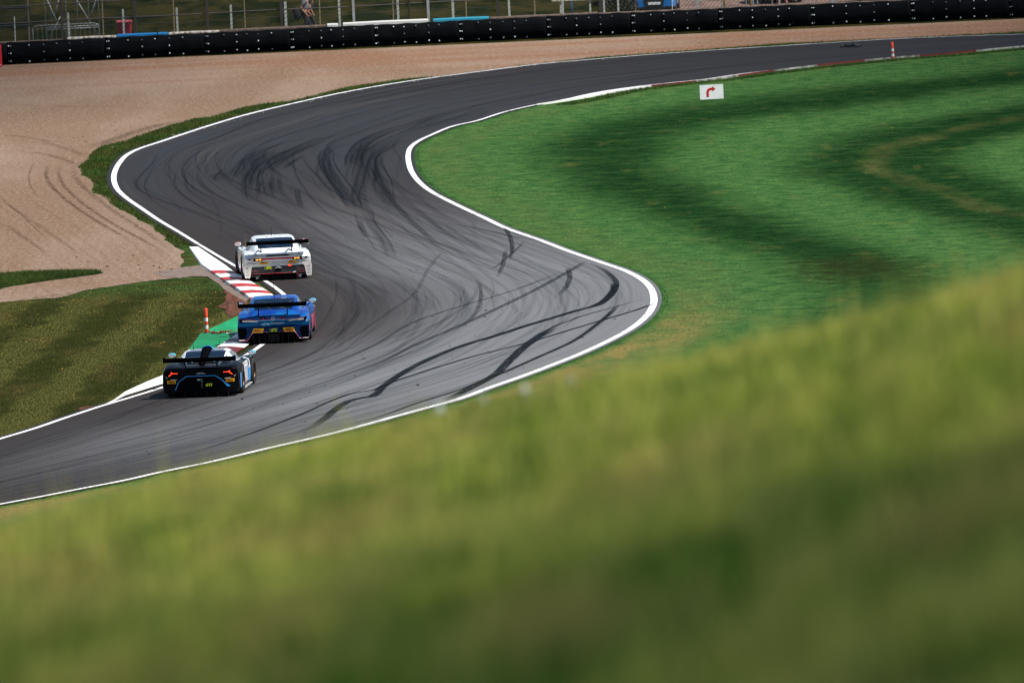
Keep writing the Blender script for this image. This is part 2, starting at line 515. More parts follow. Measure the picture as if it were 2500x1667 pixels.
# raked grooves parallel to the track edge
th = math.atan2(6, 44)
u = t.math('ADD', t.math('MULTIPLY', X_, math.cos(th)), t.math('MULTIPLY', Y_, math.sin(th)))
u = t.math('ADD', u, t.math('MULTIPLY', t.noise(t.coord('Object', (0.04, 0.012, 1)), 1.0, 2), 3.0))
u = t.math('ADD', u, t.math('MULTIPLY', t.noise(t.coord('Object', (1, 0.25, 1)), 0.5, 4, 0.6), 0.5))
gv = t.math('SINE', t.math('MULTIPLY', u, 15.0))
gv2 = t.math('SINE', t.math('MULTIPLY', u, 4.1))
gmask = t.math('MULTIPLY', t.ramp(Y_, 392, 366), t.ramp(t.noise(t.coord('Object', (0.5, 0.06, 1), loc=(2, 2, 2)), 1.0, 3), 0.35, 0.62, 0.35, 1))
q_ = t.node('ShaderNodeMapRange'); t.put(q_.inputs[0], Y_); q_.inputs[1].default_value = 366; q_.inputs[2].default_value = 398; q_.inputs[3].default_value = 1; q_.inputs[4].default_value = 0
gmask = t.math('MULTIPLY', q_.outputs[0], t.ramp(t.noise(t.coord('Object', (0.5, 0.06, 1), loc=(2, 2, 2)), 1.0, 3), 0.35, 0.62, 0.35, 1))
gro = t.math('MULTIPLY', t.ramp(t.math('ADD', gv, t.math('MULTIPLY', gv2, 0.5)), 0.0, 1.5), gmask)
base = t.mix(t.math('MULTIPLY', gro, 0.34), base, (0.150, 0.085, 0.058))
base = t.mix(t.ramp(gr, 0.52, 0.64, 0, 0.75), base, (0.400, 0.320, 0.255))
base = t.mix(t.ramp(gr, 0.48, 0.36, 0, 0.8), base, (0.150, 0.085, 0.060))
base = t.mix(t.ramp(gr2, 0.47, 0.35, 0, 0.75), base, (0.14, 0.085, 0.06))
t.bsdf(base, 1.0, spec=0.0, normal=t.bump(gr, 0.55, 0.04))
M_GRAVEL = t.m
GB = [(3600, 30), (2500, 80), (1900, 109), (1689, 125), (1459, 141.5), (1268, 162), (1115, 185), (1000, 193), (850, 214), (735, 243), (700, 250), (651, 254), (593, 264), (555, 275), (517, 287), (478, 291), (421, 306), (383, 318),
      (344, 331), (306, 345), (249, 358), (222, 375), (214, 391), (195, 404), (199, 425), (226, 444), (230, 467), (260, 486), (275, 504),
      (306, 517), (337, 536), (364, 551), (394, 571), (413, 594), (440, 613), (446, 628), (442, 650), (440, 678),
      (372, 685), (300, 696), (200, 711), (138, 728), (0, 738), (-500, 790), (-1200, 850)]
gw = px2w(GB) + [(-70, 300), (-90, 380), (-90, 452.5), (60, 452.5), (90, 448)]
sheet("gravel", gw, 0.012, M_GRAVEL, jit=0.22, res=0.5)

# scattered heavier soil scars and a grass strip left standing in the gravel
t = NT("dark_soil"); n_ = t.noise(t.coord('Object', (1, 0.4, 1)), 9, 5, 0.75)
t.bsdf(t.mix(t.ramp(n_, 0.35, 0.65), (0.085, 0.045, 0.03), (0.26, 0.16, 0.11)), 0.95, spec=0.1)
M_SOIL = t.m
t = NT("red_earth"); n_ = t.noise(t.coord('Object', (1, 0.3, 1)), 6, 5, 0.75)
t.bsdf(t.mix(t.ramp(n_, 0.35, 0.65), (0.045, 0.022, 0.014), (0.16, 0.062, 0.035)), 0.95, spec=0.1, normal=t.bump(n_, 0.8, 0.05))
M_EARTH = t.m
t = NT("strip_grass"); n_ = t.noise(t.coord('Object', (1, 0.3, 1)), 5, 5, 0.65)
t.bsdf(t.mix(t.ramp(n_, 0.35, 0.65), (0.010, 0.032, 0.009), (0.045, 0.075, 0.016)), 0.9, spec=0.1)
M_STRIP = t.m
sheet("grass_strip", px2w([(-300, 690), (0, 673), (60, 668), (172, 665), (230, 664.5), (251, 668), (230, 672), (134, 684), (38, 699), (0, 707), (-300, 730)]), 0.03, M_STRIP, jit=0.15, res=0.4, seed=4)
sheet("earth_patch", px2w([(536, 688), (556, 696), (572, 712), (600, 734), (608, 742), (590, 768), (561, 776), (546, 757), (530, 748), (555, 734), (548, 711)]), 0.016, M_EARTH, jit=0.12, res=0.3, seed=9)
sheet("earth_patch", px2w([(190, 1000), (215, 991), (240, 993), (246, 998), (205, 1004)]), 0.014, M_EARTH, jit=0.12, res=0.3, seed=2)

t = NT("concrete_apron"); n_ = t.noise(t.coord('Object', (1, 0.4, 1)), 4, 6, 0.7)
t.bsdf(t.mix(t.ramp(n_, 0.3, 0.7), (0.135, 0.098, 0.078), (0.215, 0.165, 0.135)), 0.85, spec=0.2)
M_CONC = t.m
sheet("concrete_apron", px2w([(376, 667), (452, 653), (490, 649), (513, 666), (536, 682), (561, 701), (607, 731), (600, 739), (570, 722), (548, 708), (534, 696), (508, 677), (470, 676), (438, 680.5), (400, 677)]), 0.020, M_CONC, jit=0.03, res=0.4)

# ------------------------------------------------------------------ asphalt
NTt = 24
q = np.linspace(0, 1, NTt)
OUTL = offset(TL, 0.16); OUTR = offset(TR, -0.12)
V = (OUTL[:, None, :] * (1 - q)[None, :, None] + OUTR[:, None, :] * q[None, :, None]).reshape(-1, 2)
uv = np.stack([np.repeat(S_MID, NTt), np.tile(q * 10.0, NS)], 1)
me = grid_mesh("track", np.column_stack([V, np.full(len(V), 0.024)]), NS, NTt, uv=uv)
t = NT("asphalt")
uvn = t.node('ShaderNodeUVMap', uv_map='UVMap').outputs[0]
def uvmap(sc, loc=(0, 0, 0)):
    q = t.node('ShaderNodeMapping'); t.put(q.inputs[0], uvn); q.inputs['Scale'].default_value = sc; q.inputs['Location'].default_value = loc
    return q.outputs[0]
sepu = t.node('ShaderNodeSeparateXYZ'); t.put(sepu.inputs[0], uvn); S_, T_ = sepu.outputs[0], sepu.outputs[1]
co = t.coord('Object')
sepo = t.node('ShaderNodeSeparateXYZ'); t.put(sepo.inputs[0], co); X_, Y_ = sepo.outputs[0], sepo.outputs[1]
st1 = t.noise(uvmap((0.016, 1.15, 1)), 1.0, 5, 0.6)          # long streaks in the direction of travel
st2 = t.noise(uvmap((0.05, 4.5, 1), (3, 8, 0)), 1.0, 4, 0.6)
pat = t.noise(t.coord('Object', (0.14, 0.045, 1)), 1.0, 4, 0.5)
agg = t.noise(t.coord('Object', (1, 0.35, 1)), 26.0, 4, 0.9)
asph_dark, worn, blue = (0.036, 0.031, 0.030), (0.165, 0.169, 0.178), (0.030, 0.032, 0.037)
# bleached, dust-pale surface off the racing line; its end fades paint in edge darkening
dustx = t.ramp(t.math('ADD', T_, t.math('MULTIPLY', t.math('SUBTRACT', pat, 0.5), 5)), 0.8, 6.0)
dust_and_shade = t.math('MULTIPLY', dustx, t.math('MULTIPLY', t.ramp(Y_, 262, 292), t.ramp(Y_, 322, 372, 1, 0.06)))
c = t.mix(dust_and_shade, asph_dark, worn)
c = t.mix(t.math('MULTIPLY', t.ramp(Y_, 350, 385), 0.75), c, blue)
c = t.mix(t.math('MULTIPLY', t.ramp(Y_, 405, 430), 0.85), c, (0.026, 0.024, 0.0235))  # far stretch darkened: picture-edge shading put into the colour
c = t.mix(t.math('MULTIPLY', t.ramp(st1, 0.5, 0.68), 0.40), c, (0.030, 0.035, 0.044))
c = t.mix(t.math('MULTIPLY', t.ramp(st1, 0.46, 0.30), 0.38), c, (0.082, 0.076, 0.076))
c = t.mix(t.math('MULTIPLY', t.ramp(st2, 0.56, 0.72), 0.30), c, (0.030, 0.033, 0.042))
c = t.mix(t.ramp(agg, 0.35, 0.65, 0.0, 0.24), c, t.mix(1.0, c, (0.35, 0.35, 0.35), 'MULTIPLY'))
t.bsdf(c, t.ramp(st1, 0.3, 0.7, 0.90, 0.75), spec=0.05, normal=t.bump(agg, 0.4, 0.01))
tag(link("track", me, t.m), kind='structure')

# white edge lines
t = NT("white_line_paint"); n_ = t.noise(t.coord('Object', (1, 0.25, 1)), 7, 5, 0.75)
n2 = t.noise(t.coord('Object', (1, 0.12, 1)), 1.6, 4, 0.7)
t.bsdf(t.mix(t.ramp(t.math('ADD', t.math('MULTIPLY', n_, 0.6), t.math('MULTIPLY', n2, 0.5)), 0.53, 0.70), (0.80, 0.80, 0.78), (0.36, 0.35, 0.33)), 0.55, spec=0.3)
M_LINE = t.m
def strip(name, A, B, z, mat, uv=False):
    n = len(A)
    V = np.empty((2 * n, 3)); V[0::2, :2] = A; V[1::2, :2] = B; V[:, 2] = z
    s = arclen(A)
    me = grid_mesh(name, V, n, 2, uv=np.stack([np.repeat(s, 2), np.tile([0, 1], n)], 1))
    o = link(name, me, mat); o['kind'] = 'structure'
    return o
wl = 0.74 * np.interp(sL, [0, nearest_s(Lc, sL, (0, 1071)), nearest_s(Lc, sL, (690, 806)), nearest_s(Lc, sL, (500, 610)), nearest_s(Lc, sL, (272, 430)), nearest_s(Lc, sL, (1000, 199)), sL[-1]], [.22, .22, .2, .16, .26, .24, .12])
T = np.gradient(Lc, axis=0); T /= np.linalg.norm(T, axis=1)[:, None]; NL = np.stack([-T[:, 1], T[:, 0]], 1)
strip("edge_line", Lc, Lc - NL * wl[:, None], 0.028, M_LINE)
wr = 0.86 * np.interp(sR, [0, nearest_s(Rc, sR, (0, 1234)), nearest_s(Rc, sR, (900, 1039)), nearest_s(Rc, sR, (1604, 735)), nearest_s(Rc, sR, (1191, 534)), nearest_s(Rc, sR, (1005, 395)), nearest_s(Rc, sR, (1459, 228)), sR[-1]], [.16, .18, .25, .24, .21, .22, .14, .08])
T = np.gradient(Rc, axis=0); T /= np.linalg.norm(T, axis=1)[:, None]; NR = np.stack([-T[:, 1], T[:, 0]], 1)
strip("edge_line", Rc, Rc + NR * wr[:, None], 0.028, M_LINE)

# ------------------------------------------------------------------ kerbs
t = NT("kerb_white"); n_ = t.noise(t.coord('Object', (1, 0.3, 1)), 6, 6, 0.75)
t.bsdf(t.mix(t.ramp(n_, 0.52, 0.72), (0.74, 0.73, 0.70), (0.42, 0.40, 0.37)), 0.5, spec=0.3); M_KW = t.m
t = NT("kerb_red"); n_ = t.noise(t.coord('Object', (1, 0.3, 1)), 6, 6, 0.75)
t.bsdf(t.mix(t.ramp(n_, 0.5, 0.72), (0.44, 0.022, 0.022), (0.20, 0.022, 0.022)), 0.5, spec=0.3); M_KR = t.m
t = NT("worn_kerb_red"); n_ = t.noise(t.coord('Object', (1, 0.3, 1)), 6, 6, 0.75)
t.bsdf(t.mix(t.ramp(n_, 0.45, 0.7), (0.16, 0.018, 0.020), (0.075, 0.020, 0.020)), 0.5, spec=0.3); M_KR2 = t.m
# rows of the left hand kerb: (y of left end, x left, y right, x right)
KL = [(461, 604.5), (490, 649), (513, 666.5), (523, 673.5), (536, 683), (548, 690), (560, 699), (573, 706), (585, 715.5), (596, 722), (607, 732),
      (613, 741), (617, 750), (618, 760), (616, 771), (611, 781), (604, 792), (593, 802), (584, 811), (575, 821), (560, 832), (545, 841), (527, 853), (508, 865), (485, 877), (460, 890),
      (430, 904), (401, 919), (357, 936), (306, 959), (278, 979), (249, 992.5)]
KR_ = [(484, 604.5), (550, 649), (572, 666), (585, 672.5), (600, 682), (613, 689), (626, 697), (640, 704.5), (654, 713), (664, 720), (676, 731),
       (683, 740), (689, 750), (690, 760), (688, 771), (682, 781), (674, 792), (662, 802), (650, 811), (639, 820), (624, 831), (613, 840), (596, 852), (577, 864), (550, 876), (520, 889),
       (480, 906), (401, 938.5), (357, 952), (306, 968), (278, 982), (251, 993.5)]
NR_ = [0, 0] + [1, 0, 1, 0, 1, 0, 1, 0, 1, 0, 1, 0, 1, 0, 1, 0, 2, 0, 2, 0, 2, 0, 2, 0, 0, 0, 0, 0, 0]
mb = MB()
A = [G(*p) for p in KL]; B = [G(*p) for p in KR_]
n = len(A)
prof = [(0.0, 0.0), (0.04, 0.075), (0.45, 0.085), (0.85, 0.055), (1.0, 0.034)]
for i in range(n - 1):
    f0 = min(1, i / 2.0, (n - 1 - i) / 5.0); f1 = min(1, (i + 1) / 2.0, (n - 2 - i) / 5.0)
    for k in range(len(prof) - 1):
        (u0, z0), (u1, z1) = prof[k], prof[k + 1]
        zz = lambda z, f: 0.031 + (z - 0.031) * f if z > 0.031 else z
        vs = [A[i].lerp(B[i], u0) + Vector((0, 0, zz(z0, f0))), A[i].lerp(B[i], u1) + Vector((0, 0, zz(z1, f0))),
              A[i + 1].lerp(B[i + 1], u1) + Vector((0, 0, zz(z1, f1))), A[i + 1].lerp(B[i + 1], u0) + Vector((0, 0, zz(z0, f1)))]
        mb.add(vs, [(0, 1, 2, 3)], NR_[min(i, len(NR_) - 1)])
o = mb.build("kerb", [M_KW, M_KR, M_KR2])
tag(o, "raised red and white striped kerb inside the left hand bend beside the cars", "kerb")
# low flat kerb on the far right hand bend
kr = [nearest_s(Rc, sR, p) for p in ((1306, 259), (2700, 104))]
sel = np.where((sR >= kr[0]) & (sR <= kr[1]))[0]
mb = MB()
s_red = nearest_s(Rc, sR, (1551, 214)) - kr[0]
Rin = Rc - NR * 0.02; Rout_w = np.interp(sR, [kr[0], kr[0] + 6, kr[0] + 22, kr[1]], [0.05, 0.80, 0.24, 0.14])
Rout = Rc - NR * Rout_w[:, None]
for a, b in zip(sel[:-1], sel[1:]):
    s = sR[a] - kr[0]
    mi = 0 if s < s_red else (2 if int((s - s_red) / 2.7) % 2 == 0 else 3)
    mb.add([(*Rin[a], 0.030), (*Rout[a], 0.075), (*Rout[b], 0.075), (*Rin[b], 0.030)], [(0, 1, 2, 3)], mi)
    mb.add([(*Rout[a], 0.075), (*Rout[a], -0.02), (*Rout[b], -0.02), (*Rout[b], 0.075)], [(0, 1, 2, 3)], mi)
t = NT("faded_kerb_white"); n_ = t.noise(t.coord('Object', (1, 0.5, 1)), 4, 6, 0.75)
t.bsdf(t.mix(t.ramp(n_, 0.40, 0.60), (0.42, 0.40, 0.37), (0.12, 0.11, 0.10)), 0.6, spec=0.3); M_KWF = t.m
o = mb.build("kerb", [M_KW, M_KR, M_KR2, M_KWF])
tag(o, "long low red and white kerb along the far right hand bend by the arrow sign", "kerb")

# green painted run-off behind the kerb
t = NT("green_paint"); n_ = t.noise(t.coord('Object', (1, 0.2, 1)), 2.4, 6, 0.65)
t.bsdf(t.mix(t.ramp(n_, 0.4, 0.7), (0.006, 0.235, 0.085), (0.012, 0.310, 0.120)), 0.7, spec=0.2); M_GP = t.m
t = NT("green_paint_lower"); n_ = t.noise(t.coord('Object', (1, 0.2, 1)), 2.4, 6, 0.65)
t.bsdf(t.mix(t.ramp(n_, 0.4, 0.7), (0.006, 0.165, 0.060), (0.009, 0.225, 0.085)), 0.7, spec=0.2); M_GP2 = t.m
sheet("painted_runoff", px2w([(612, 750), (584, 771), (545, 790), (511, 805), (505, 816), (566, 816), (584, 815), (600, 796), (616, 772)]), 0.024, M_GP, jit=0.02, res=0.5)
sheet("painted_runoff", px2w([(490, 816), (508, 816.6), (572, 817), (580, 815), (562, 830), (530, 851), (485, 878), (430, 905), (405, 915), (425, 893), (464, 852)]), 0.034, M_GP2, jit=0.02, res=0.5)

# ------------------------------------------------------------------ tyre marks laid on the asphalt
t = NT("tyre_rubber_mark")
uvn = t.node('ShaderNodeUVMap', uv_map='UVMap').outputs[0]
sp = t.node('ShaderNodeSeparateXYZ'); t.put(sp.inputs[0], uvn)
al = t.attr('alpha')
mp = t.node('ShaderNodeMapping'); t.put(mp.inputs[0], uvn); mp.inputs['Scale'].default_value = (0.5, 2.2, 1)
n_ = t.noise(mp.outputs[0], 1.6, 4, 0.7)
edge = t.math('MULTIPLY', t.ramp(sp.outputs[1], 0.0, 0.22), t.ramp(sp.outputs[1], 0.78, 1.0, 1, 0))
a = t.math('MULTIPLY', t.math('MULTIPLY', al, edge), t.ramp(n_, 0.25, 0.6, 0.45, 1.0), clamp=True)
b = t.bsdf((0.010, 0.013, 0.018), 0.8, spec=0.03)
tr = t.node('ShaderNodeBsdfTransparent'); mx = t.node('ShaderNodeMixShader')
t.t.links.new(a, mx.inputs[0]); t.t.links.new(tr.outputs[0], mx.inputs[1]); t.t.links.new(b.outputs[0], mx.inputs[2]); t.t.links.new(mx.outputs[0], t.out.inputs[0])
M_MARK = t.m
marks = []      # (world pts Nx2, width, alpha, fade in, fade out)
def zp(pts, s, ox, oy): return [(ox + x / s, oy + y / s) for x, y in pts]
Z4 = lambda p: zp(p, 2.614, 900, 500)
Z6 = lambda p: zp(p, 1.96, 0, 900)
ZC = lambda p: zp(p, 3.794, 380, 180)
Z3 = lambda p: zp(p, 2.851, 500, 200)
ZD = lambda p: zp(p, 3.92, 600, 600)
def mk(px, w, al, fi=2.0, fo=2.0): marks.append((catmull(px2w(px), 70), w, al, fi, fo))
mk(Z6([(1390, 325), (1500, 280), (1700, 150)]) + Z4([(0, 1235), (100, 1160), (250, 1060), (400, 985), (600, 905), (800, 845), (1000, 780), (1200, 720), (1350, 675), (1450, 650), (1520, 605), (1565, 550), (1575, 505)]), .30, .92, 6, 1)
mk(Z4([(1400, 660), (1500, 620), (1560, 560), (1580, 500), (1550, 460), (1480, 410), (1400, 375)]), .22, .75, 2, 5)
mk(Z6([(850, 430), (1100, 350), (1400, 240), (1700, 120)]) + Z4([(0, 1195), (160, 1135), (400, 1055), (700, 965), (1000, 890), (1300, 800), (1500, 740), (1700, 680), (1840, 630)]), .15, .8, 8, 1)
mk(Z4([(500, 1250), (700, 1150), (800, 1095), (900, 1000), (980, 925), (1080, 850), (1180, 790)]), .33, .92, 2, 2)
mk(Z4([(1080, 850), (1180, 785), (1260, 755), (1350, 720), (1600, 650), (1780, 600)]), .13, .62, 2, 4)
mk(Z6([(1420, 320), (1760, 250)]) + Z4([(300, 1275), (600, 1180), (750, 1120), (900, 1060), (1100, 970), (1300, 880), (1430, 790), (1540, 700), (1600, 640)]), .17, .78, 8, 3)
mk(Z4([(-400, 1150), (0, 1040), (300, 900), (600, 770), (900, 630), (1100, 530), (1280, 430), (1390, 365)]), .24, .45, 8, 2)
mk(Z4([(-500, 1120), (0, 920), (300, 750), (600, 650), (900, 560), (1250, 430)]), .18, .34, 8, 4)
mk(Z4([(860, 140), (900, 220), (912, 290), (900, 360)]), .10, .6, 2, 3); mk(Z4([(880, 150), (918, 230), (925, 290), (912, 350)]), .07, .5, 2, 3)
mk(Z4([(872, 290), (850, 390), (820, 470)]), .09, .5, 2, 3); mk(Z4([(885, 285), (868, 380), (835, 460)]), .07, .4, 2, 3)
mk(Z4([(1270, 400), (1284, 470), (1255, 540), (1200, 600)]), .20, .55, 2, 4)
mk(Z4([(300, 110), (600, 140), (800, 180), (1000, 225), (1150, 240)]), .12, .5, 6, 3)
mk(Z4([(690, 410), (760, 420), (900, 330), (1000, 235)]), .10, .4, 2, 2)
mk(Z4([(690, 480), (715, 540), (710, 620), (660, 720), (500, 850)]), .13, .35, 3, 6)
mk(ZD([(1880, 60), (1750, 230), (1600, 480), (1350, 660), (1000, 900), (600, 1150)]), .16, 0.20, 4, 8)
mk(ZD([(2220, 380), (2170, 520), (1900, 720), (1500, 900), (1100, 1060)]), .16, 0.19, 4, 8)
mk(ZD([(2240, 440), (2240, 620), (2050, 800), (1750, 930)]), .11, 0.17, 3, 8)
mk(ZD([(860, 300), (865, 500), (700, 800), (500, 1060)]), .10, 0.17, 3, 8)
mk(ZD([(960, 650), (930, 800), (850, 930), (600, 1170)]), .10, 0.18, 3, 8)
# dense dark arcs where cars brake and turn
mk(ZC([(1200, 640), (1000, 710), (860, 790), (770, 890), (720, 1010)]), .40, .75, 5, 4)
mk(ZC([(1250, 700), (1080, 750), (940, 830), (860, 940), (850, 1040), (870, 1200)]), .36, .62, 5, 6)
mk(ZC([(1500, 640), (1300, 710), (1130, 800), (1000, 880), (910, 960), (900, 1060)]), .42, .66, 8, 4)
mk(ZC([(1700, 560), (1450, 660), (1250, 760), (1120, 860), (1060, 930)]), .40, .6, 8, 4)
mk(ZC([(1380, 760), (1250, 840), (1180, 900)]), .25, .6, 3, 3)
mk(ZC([(1750, 650), (1620, 710), (1570, 780), (1580, 880), (1650, 1000), (1750, 1130), (1840, 1290)]), .34, .8, 4, 5)
mk(ZC([(2352, 480), (2100, 560), (1950, 640), (1850, 760), (1830, 900)]), .55, .72, 6, 4)
mk(ZC([(2352, 560), (2200, 610), (2050, 690), (1960, 780), (1920, 880), (1900, 1000), (1880, 1120), (1930, 1290)]), .42, .66, 6, 4)
mk(ZC([(2340, 600), (2150, 700), (2020, 790), (2030, 900), (2100, 1030), (2150, 1180), (2220, 1290)]), .36, .6, 5, 6)
mk(ZC([(690, 880), (600, 960), (590, 1020)]), .5, .35, 3, 3); mk(ZC([(1010, 960), (1010, 1070), (1040, 1180)]), .4, .35, 3, 3)
mk(ZC([(1130, 980), (1080, 1080), (1090, 1110)]), .5, .4, 3, 3); mk(ZC([(1170, 1030), (1230, 1100), (1260, 1140)]), .5, .3, 3, 3)
mk(ZC([(1310, 1060), (1320, 1150), (1360, 1260)]), .25, .4, 3, 3)
mk(Z3([(1070, 960), (1100, 1040), (1140, 1100)]), .25, 0.34, 3, 3)
mk(Z3([(1180, 600), (1230, 720), (1330, 860), (1420, 960), (1520, 1050), (1640, 1160)]), .26, 0.34, 4, 6)
mk(Z3([(1110, 860), (1160, 990), (1240, 1110), (1300, 1240)]), .3, 0.38, 4, 4)
mk(Z3([(1430, 330), (1460, 300), (1750, 210), (2000, 190)]), .5, 0.38, 3, 6)
mk(Z3([(1300, 400), (1500, 330), (1800, 250), (2100, 180)]), .7, 0.41, 8, 8)
# random finer arcs following the flow of the track
def flow_pt(s, tt):
    i = np.interp(s, S_MID, np.arange(NS))
    a = np.array([np.interp(i, np.arange(NS), TL[:, k]) for k in (0, 1)]); b = np.array([np.interp(i, np.arange(NS), TR[:, k]) for k in (0, 1)])
    return a * (1 - tt) + b * tt
sm = lambda px: S_MID[np.argmin((((TL + TR) / 2 - np.array(G(*px)[:2])) ** 2).sum(1))]
s0, s1, s2, s3 = sm((200, 1150)), sm((1150, 760)), sm((800, 480)), sm((1300, 200))
rnd = random.Random(5)
for k in range(520):
    z = rnd.random()
    if z < 0.48: s = rnd.gauss((s2 + s1) / 2, 13); tt = rnd.uniform(.15, .93); al = rnd.uniform(.03, .12); ln = rnd.uniform(18, 60); dr = rnd.gauss(0, .10)
    elif z < 0.75: s = rnd.uniform(s2, s3 + 20); tt = rnd.uniform(.1, .95); al = rnd.uniform(.07, .30); ln = rnd.uniform(12, 50); dr = rnd.gauss(0, .06)
    else: s = rnd.uniform(s0 - 10, s1); tt = rnd.uniform(.12, .9); al = rnd.uniform(.04, .20); ln = rnd.uniform(15, 55); dr = rnd.gauss(0, .07)
    pts = []
    for j in range(14):
        f = j / 13.0; u_ = min(.97, max(.03, tt + dr * (f - .5) + 0.03 * math.sin(f * 5 + k)))
        pts.append(flow_pt(np.clip(s + (f - .5) * ln, 0, S_MID[-1]), u_))
    marks.append((catmull(pts, 40), rnd.choice([.05, .07, .1, .14, .22]), al, ln * .3, ln * .3))
ext_ = []
for (C, w, al, fi, fo) in marks:
    if w < .3 or len(C) == 40: ext_.append((C, w, al, fi, fo)); continue
    T = np.gradient(C, axis=0); T /= np.linalg.norm(T, axis=1)[:, None] + 1e-9; N = np.stack([-T[:, 1], T[:, 0]], 1); s = arclen(C)
    if al > .85: ext_.append((C, w, al, fi, fo)); continue
    ext_.append((C, w * 1.5, al * .42, fi * 1.3, fo * 1.3))
    for k in range(7):
        o_ = rnd.gauss(0, w * .65) + .08 * np.sin(s * .15 + rnd.random() * 6); a0, a1 = sorted((rnd.uniform(0, .45), rnd.uniform(.55, 1))); m_ = slice(int(a0 * len(C)), max(int(a1 * len(C)), int(a0 * len(C)) + 12))
        ext_.append(((C + N * (o_[:, None]))[m_], rnd.uniform(.05, .13), al * rnd.uniform(.35, .75), fi * .8, fo * .8))
marks = ext_
for grp, mat_, zbase, nm in ((marks, M_MARK, 0.0325, "tyre_marks"),):
    Vs, Fs, UV, AL = [], [], [], []; base_i = 0
    for i, (C, w, al, fi, fo) in enumerate(grp):
        T = np.gradient(C, axis=0); T /= np.linalg.norm(T, axis=1)[:, None] + 1e-9
        N = np.stack([-T[:, 1], T[:, 0]], 1); s = arclen(C); n = len(C)
        A_ = C - N * w / 2; B_ = C + N * w / 2
        zz = zbase + (i % 60) * 0.00025
        v = np.empty((2 * n, 3)); v[0::2, :2] = A_; v[1::2, :2] = B_; v[:, 2] = zz
        a_ = al * np.clip(s / fi, 0, 1) * np.clip((s[-1] - s) / fo, 0, 1)
        Vs.append(v); AL.append(np.repeat(a_, 2)); UV.append(np.stack([np.repeat(s + 37 * i, 2), np.tile([0, 1], n)], 1))
        j = np.arange(n - 1) * 2 + base_i
        Fs.append(np.stack([j, j + 2, j + 3, j + 1], 1)); base_i += 2 * n
    Vs = np.concatenate(Vs); Fs = np.concatenate(Fs); UV = np.concatenate(UV); AL = np.concatenate(AL)
    me = tri_mesh(nm, Vs, Fs, {'alpha': AL})
    ul = me.uv_layers.new(name='UVMap'); ul.data.foreach_set('uv', UV.astype(np.float32)[Fs.ravel()].ravel())
    tag(link(nm, me, mat_), kind='structure')

# ------------------------------------------------------------------ loose rubber crumbs on the asphalt
def shards(n, s_lo, s_hi, size, seed, t_lo=.05, t_hi=.95):
    r = np.random.default_rng(seed); V, F = [], []
    for k in range(n):
        p = flow_pt(r.uniform(s_lo, s_hi), r.uniform(t_lo, t_hi)); w = size * r.uniform(.4, 1.4); h = w * .5; a = r.uniform(0, 3.14); b = len(V)
        c, s_ = math.cos(a), math.sin(a)
        for (x, y, z) in ((-w, -w * .5, 0), (w, -w * .4, 0), (w * .7, w * .5, 0), (-w * .6, w * .6, 0), (0.1 * w, 0, h)):
            V.append((p[0] + x * c - y * s_, p[1] + x * s_ + y * c, 0.034 + z))
        F += [(b, b + 1, b + 4), (b + 1, b + 2, b + 4), (b + 2, b + 3, b + 4), (b + 3, b, b + 4)]
    return V, F
M_RUB = simple("crumb_rubber", (0.018, 0.018, 0.02), 0.8)
V1, F1 = shards(330, s0, s2 + 8, 0.030, 3); V2, F2 = shards(24, s0, s1 + 4, 0.055, 4)
me = bpy.data.meshes.new("rubber_crumbs"); me.from_pydata(V1 + V2, [], F1 + [tuple(i + len(V1) for i in f) for f in F2])
tag(link("rubber_crumbs", me, M_RUB), kind='stuff', label="small black crumbs of tyre rubber scattered over the asphalt", cat="rubber crumbs")
M_STONE = simple("pale_stone", (0.5, 0.42, 0.34), 0.8)
V1, F1 = shards(110, sm((600, 330)), sm((1500, 160)), 0.026, 8, -0.02, 0.07)
me = bpy.data.meshes.new("gravel_stones"); me.from_pydata(V1, [], F1)
tag(link("gravel_stones", me, M_STONE), kind='stuff', label="pale stones thrown from the gravel onto the edge of the asphalt", cat="stones")
# ------------------------------------------------------------------ blades of grass
def blades(P, h, w, lean, attrs=None, seed=1, Z=None, wind=(0.0, 0.0)):
    r = np.random.default_rng(seed); n = len(P)
    a = r.uniform(0, np.pi, n); hh = h * r.uniform(.5, 1.35, n) if np.isscalar(h) else h * r.uniform(.6, 1.3, n)
    ww = w * r.uniform(.6, 1.4, n) * .5
    dx, dy = np.cos(a) * ww, np.sin(a) * ww
    lx = r.normal(0, lean, n) * hh + wind[0] * hh; ly = r.normal(0, lean, n) * hh + wind[1] * hh
    z = ground_z(P[:, 0], P[:, 1]) if Z is None else np.full(n, Z)
    V = np.empty((n, 3, 3))
    V[:, 0] = np.stack([P[:, 0] - dx, P[:, 1] - dy, z - .01], 1)
    V[:, 1] = np.stack([P[:, 0] + dx, P[:, 1] + dy, z - .01], 1)
    V[:, 2] = np.stack([P[:, 0] + lx, P[:, 1] + ly, z + hh], 1)
    F = np.arange(3 * n).reshape(n, 3)
    at = {'tone': np.repeat(r.uniform(0, 1, n), 3)}
    if attrs:
        for k, v in attrs.items(): at[k] = np.repeat(v, 3)
    return V.reshape(-1, 3), F, at

def grass_mat(name, build):
    t = NT(name)
    col = build(t)
    d = t.node('ShaderNodeBsdfDiffuse'); tr = t.node('ShaderNodeBsdfTranslucent'); mx = t.node('ShaderNodeMixShader')
    t.put(d.inputs[0], col); t.put(tr.inputs[0], col); mx.inputs[0].default_value = 0.38
    t.t.links.new(d.outputs[0], mx.inputs[1]); t.t.links.new(tr.outputs[0], mx.inputs[2]); t.t.links.new(mx.outputs[0], t.out.inputs[0])
    return t.m

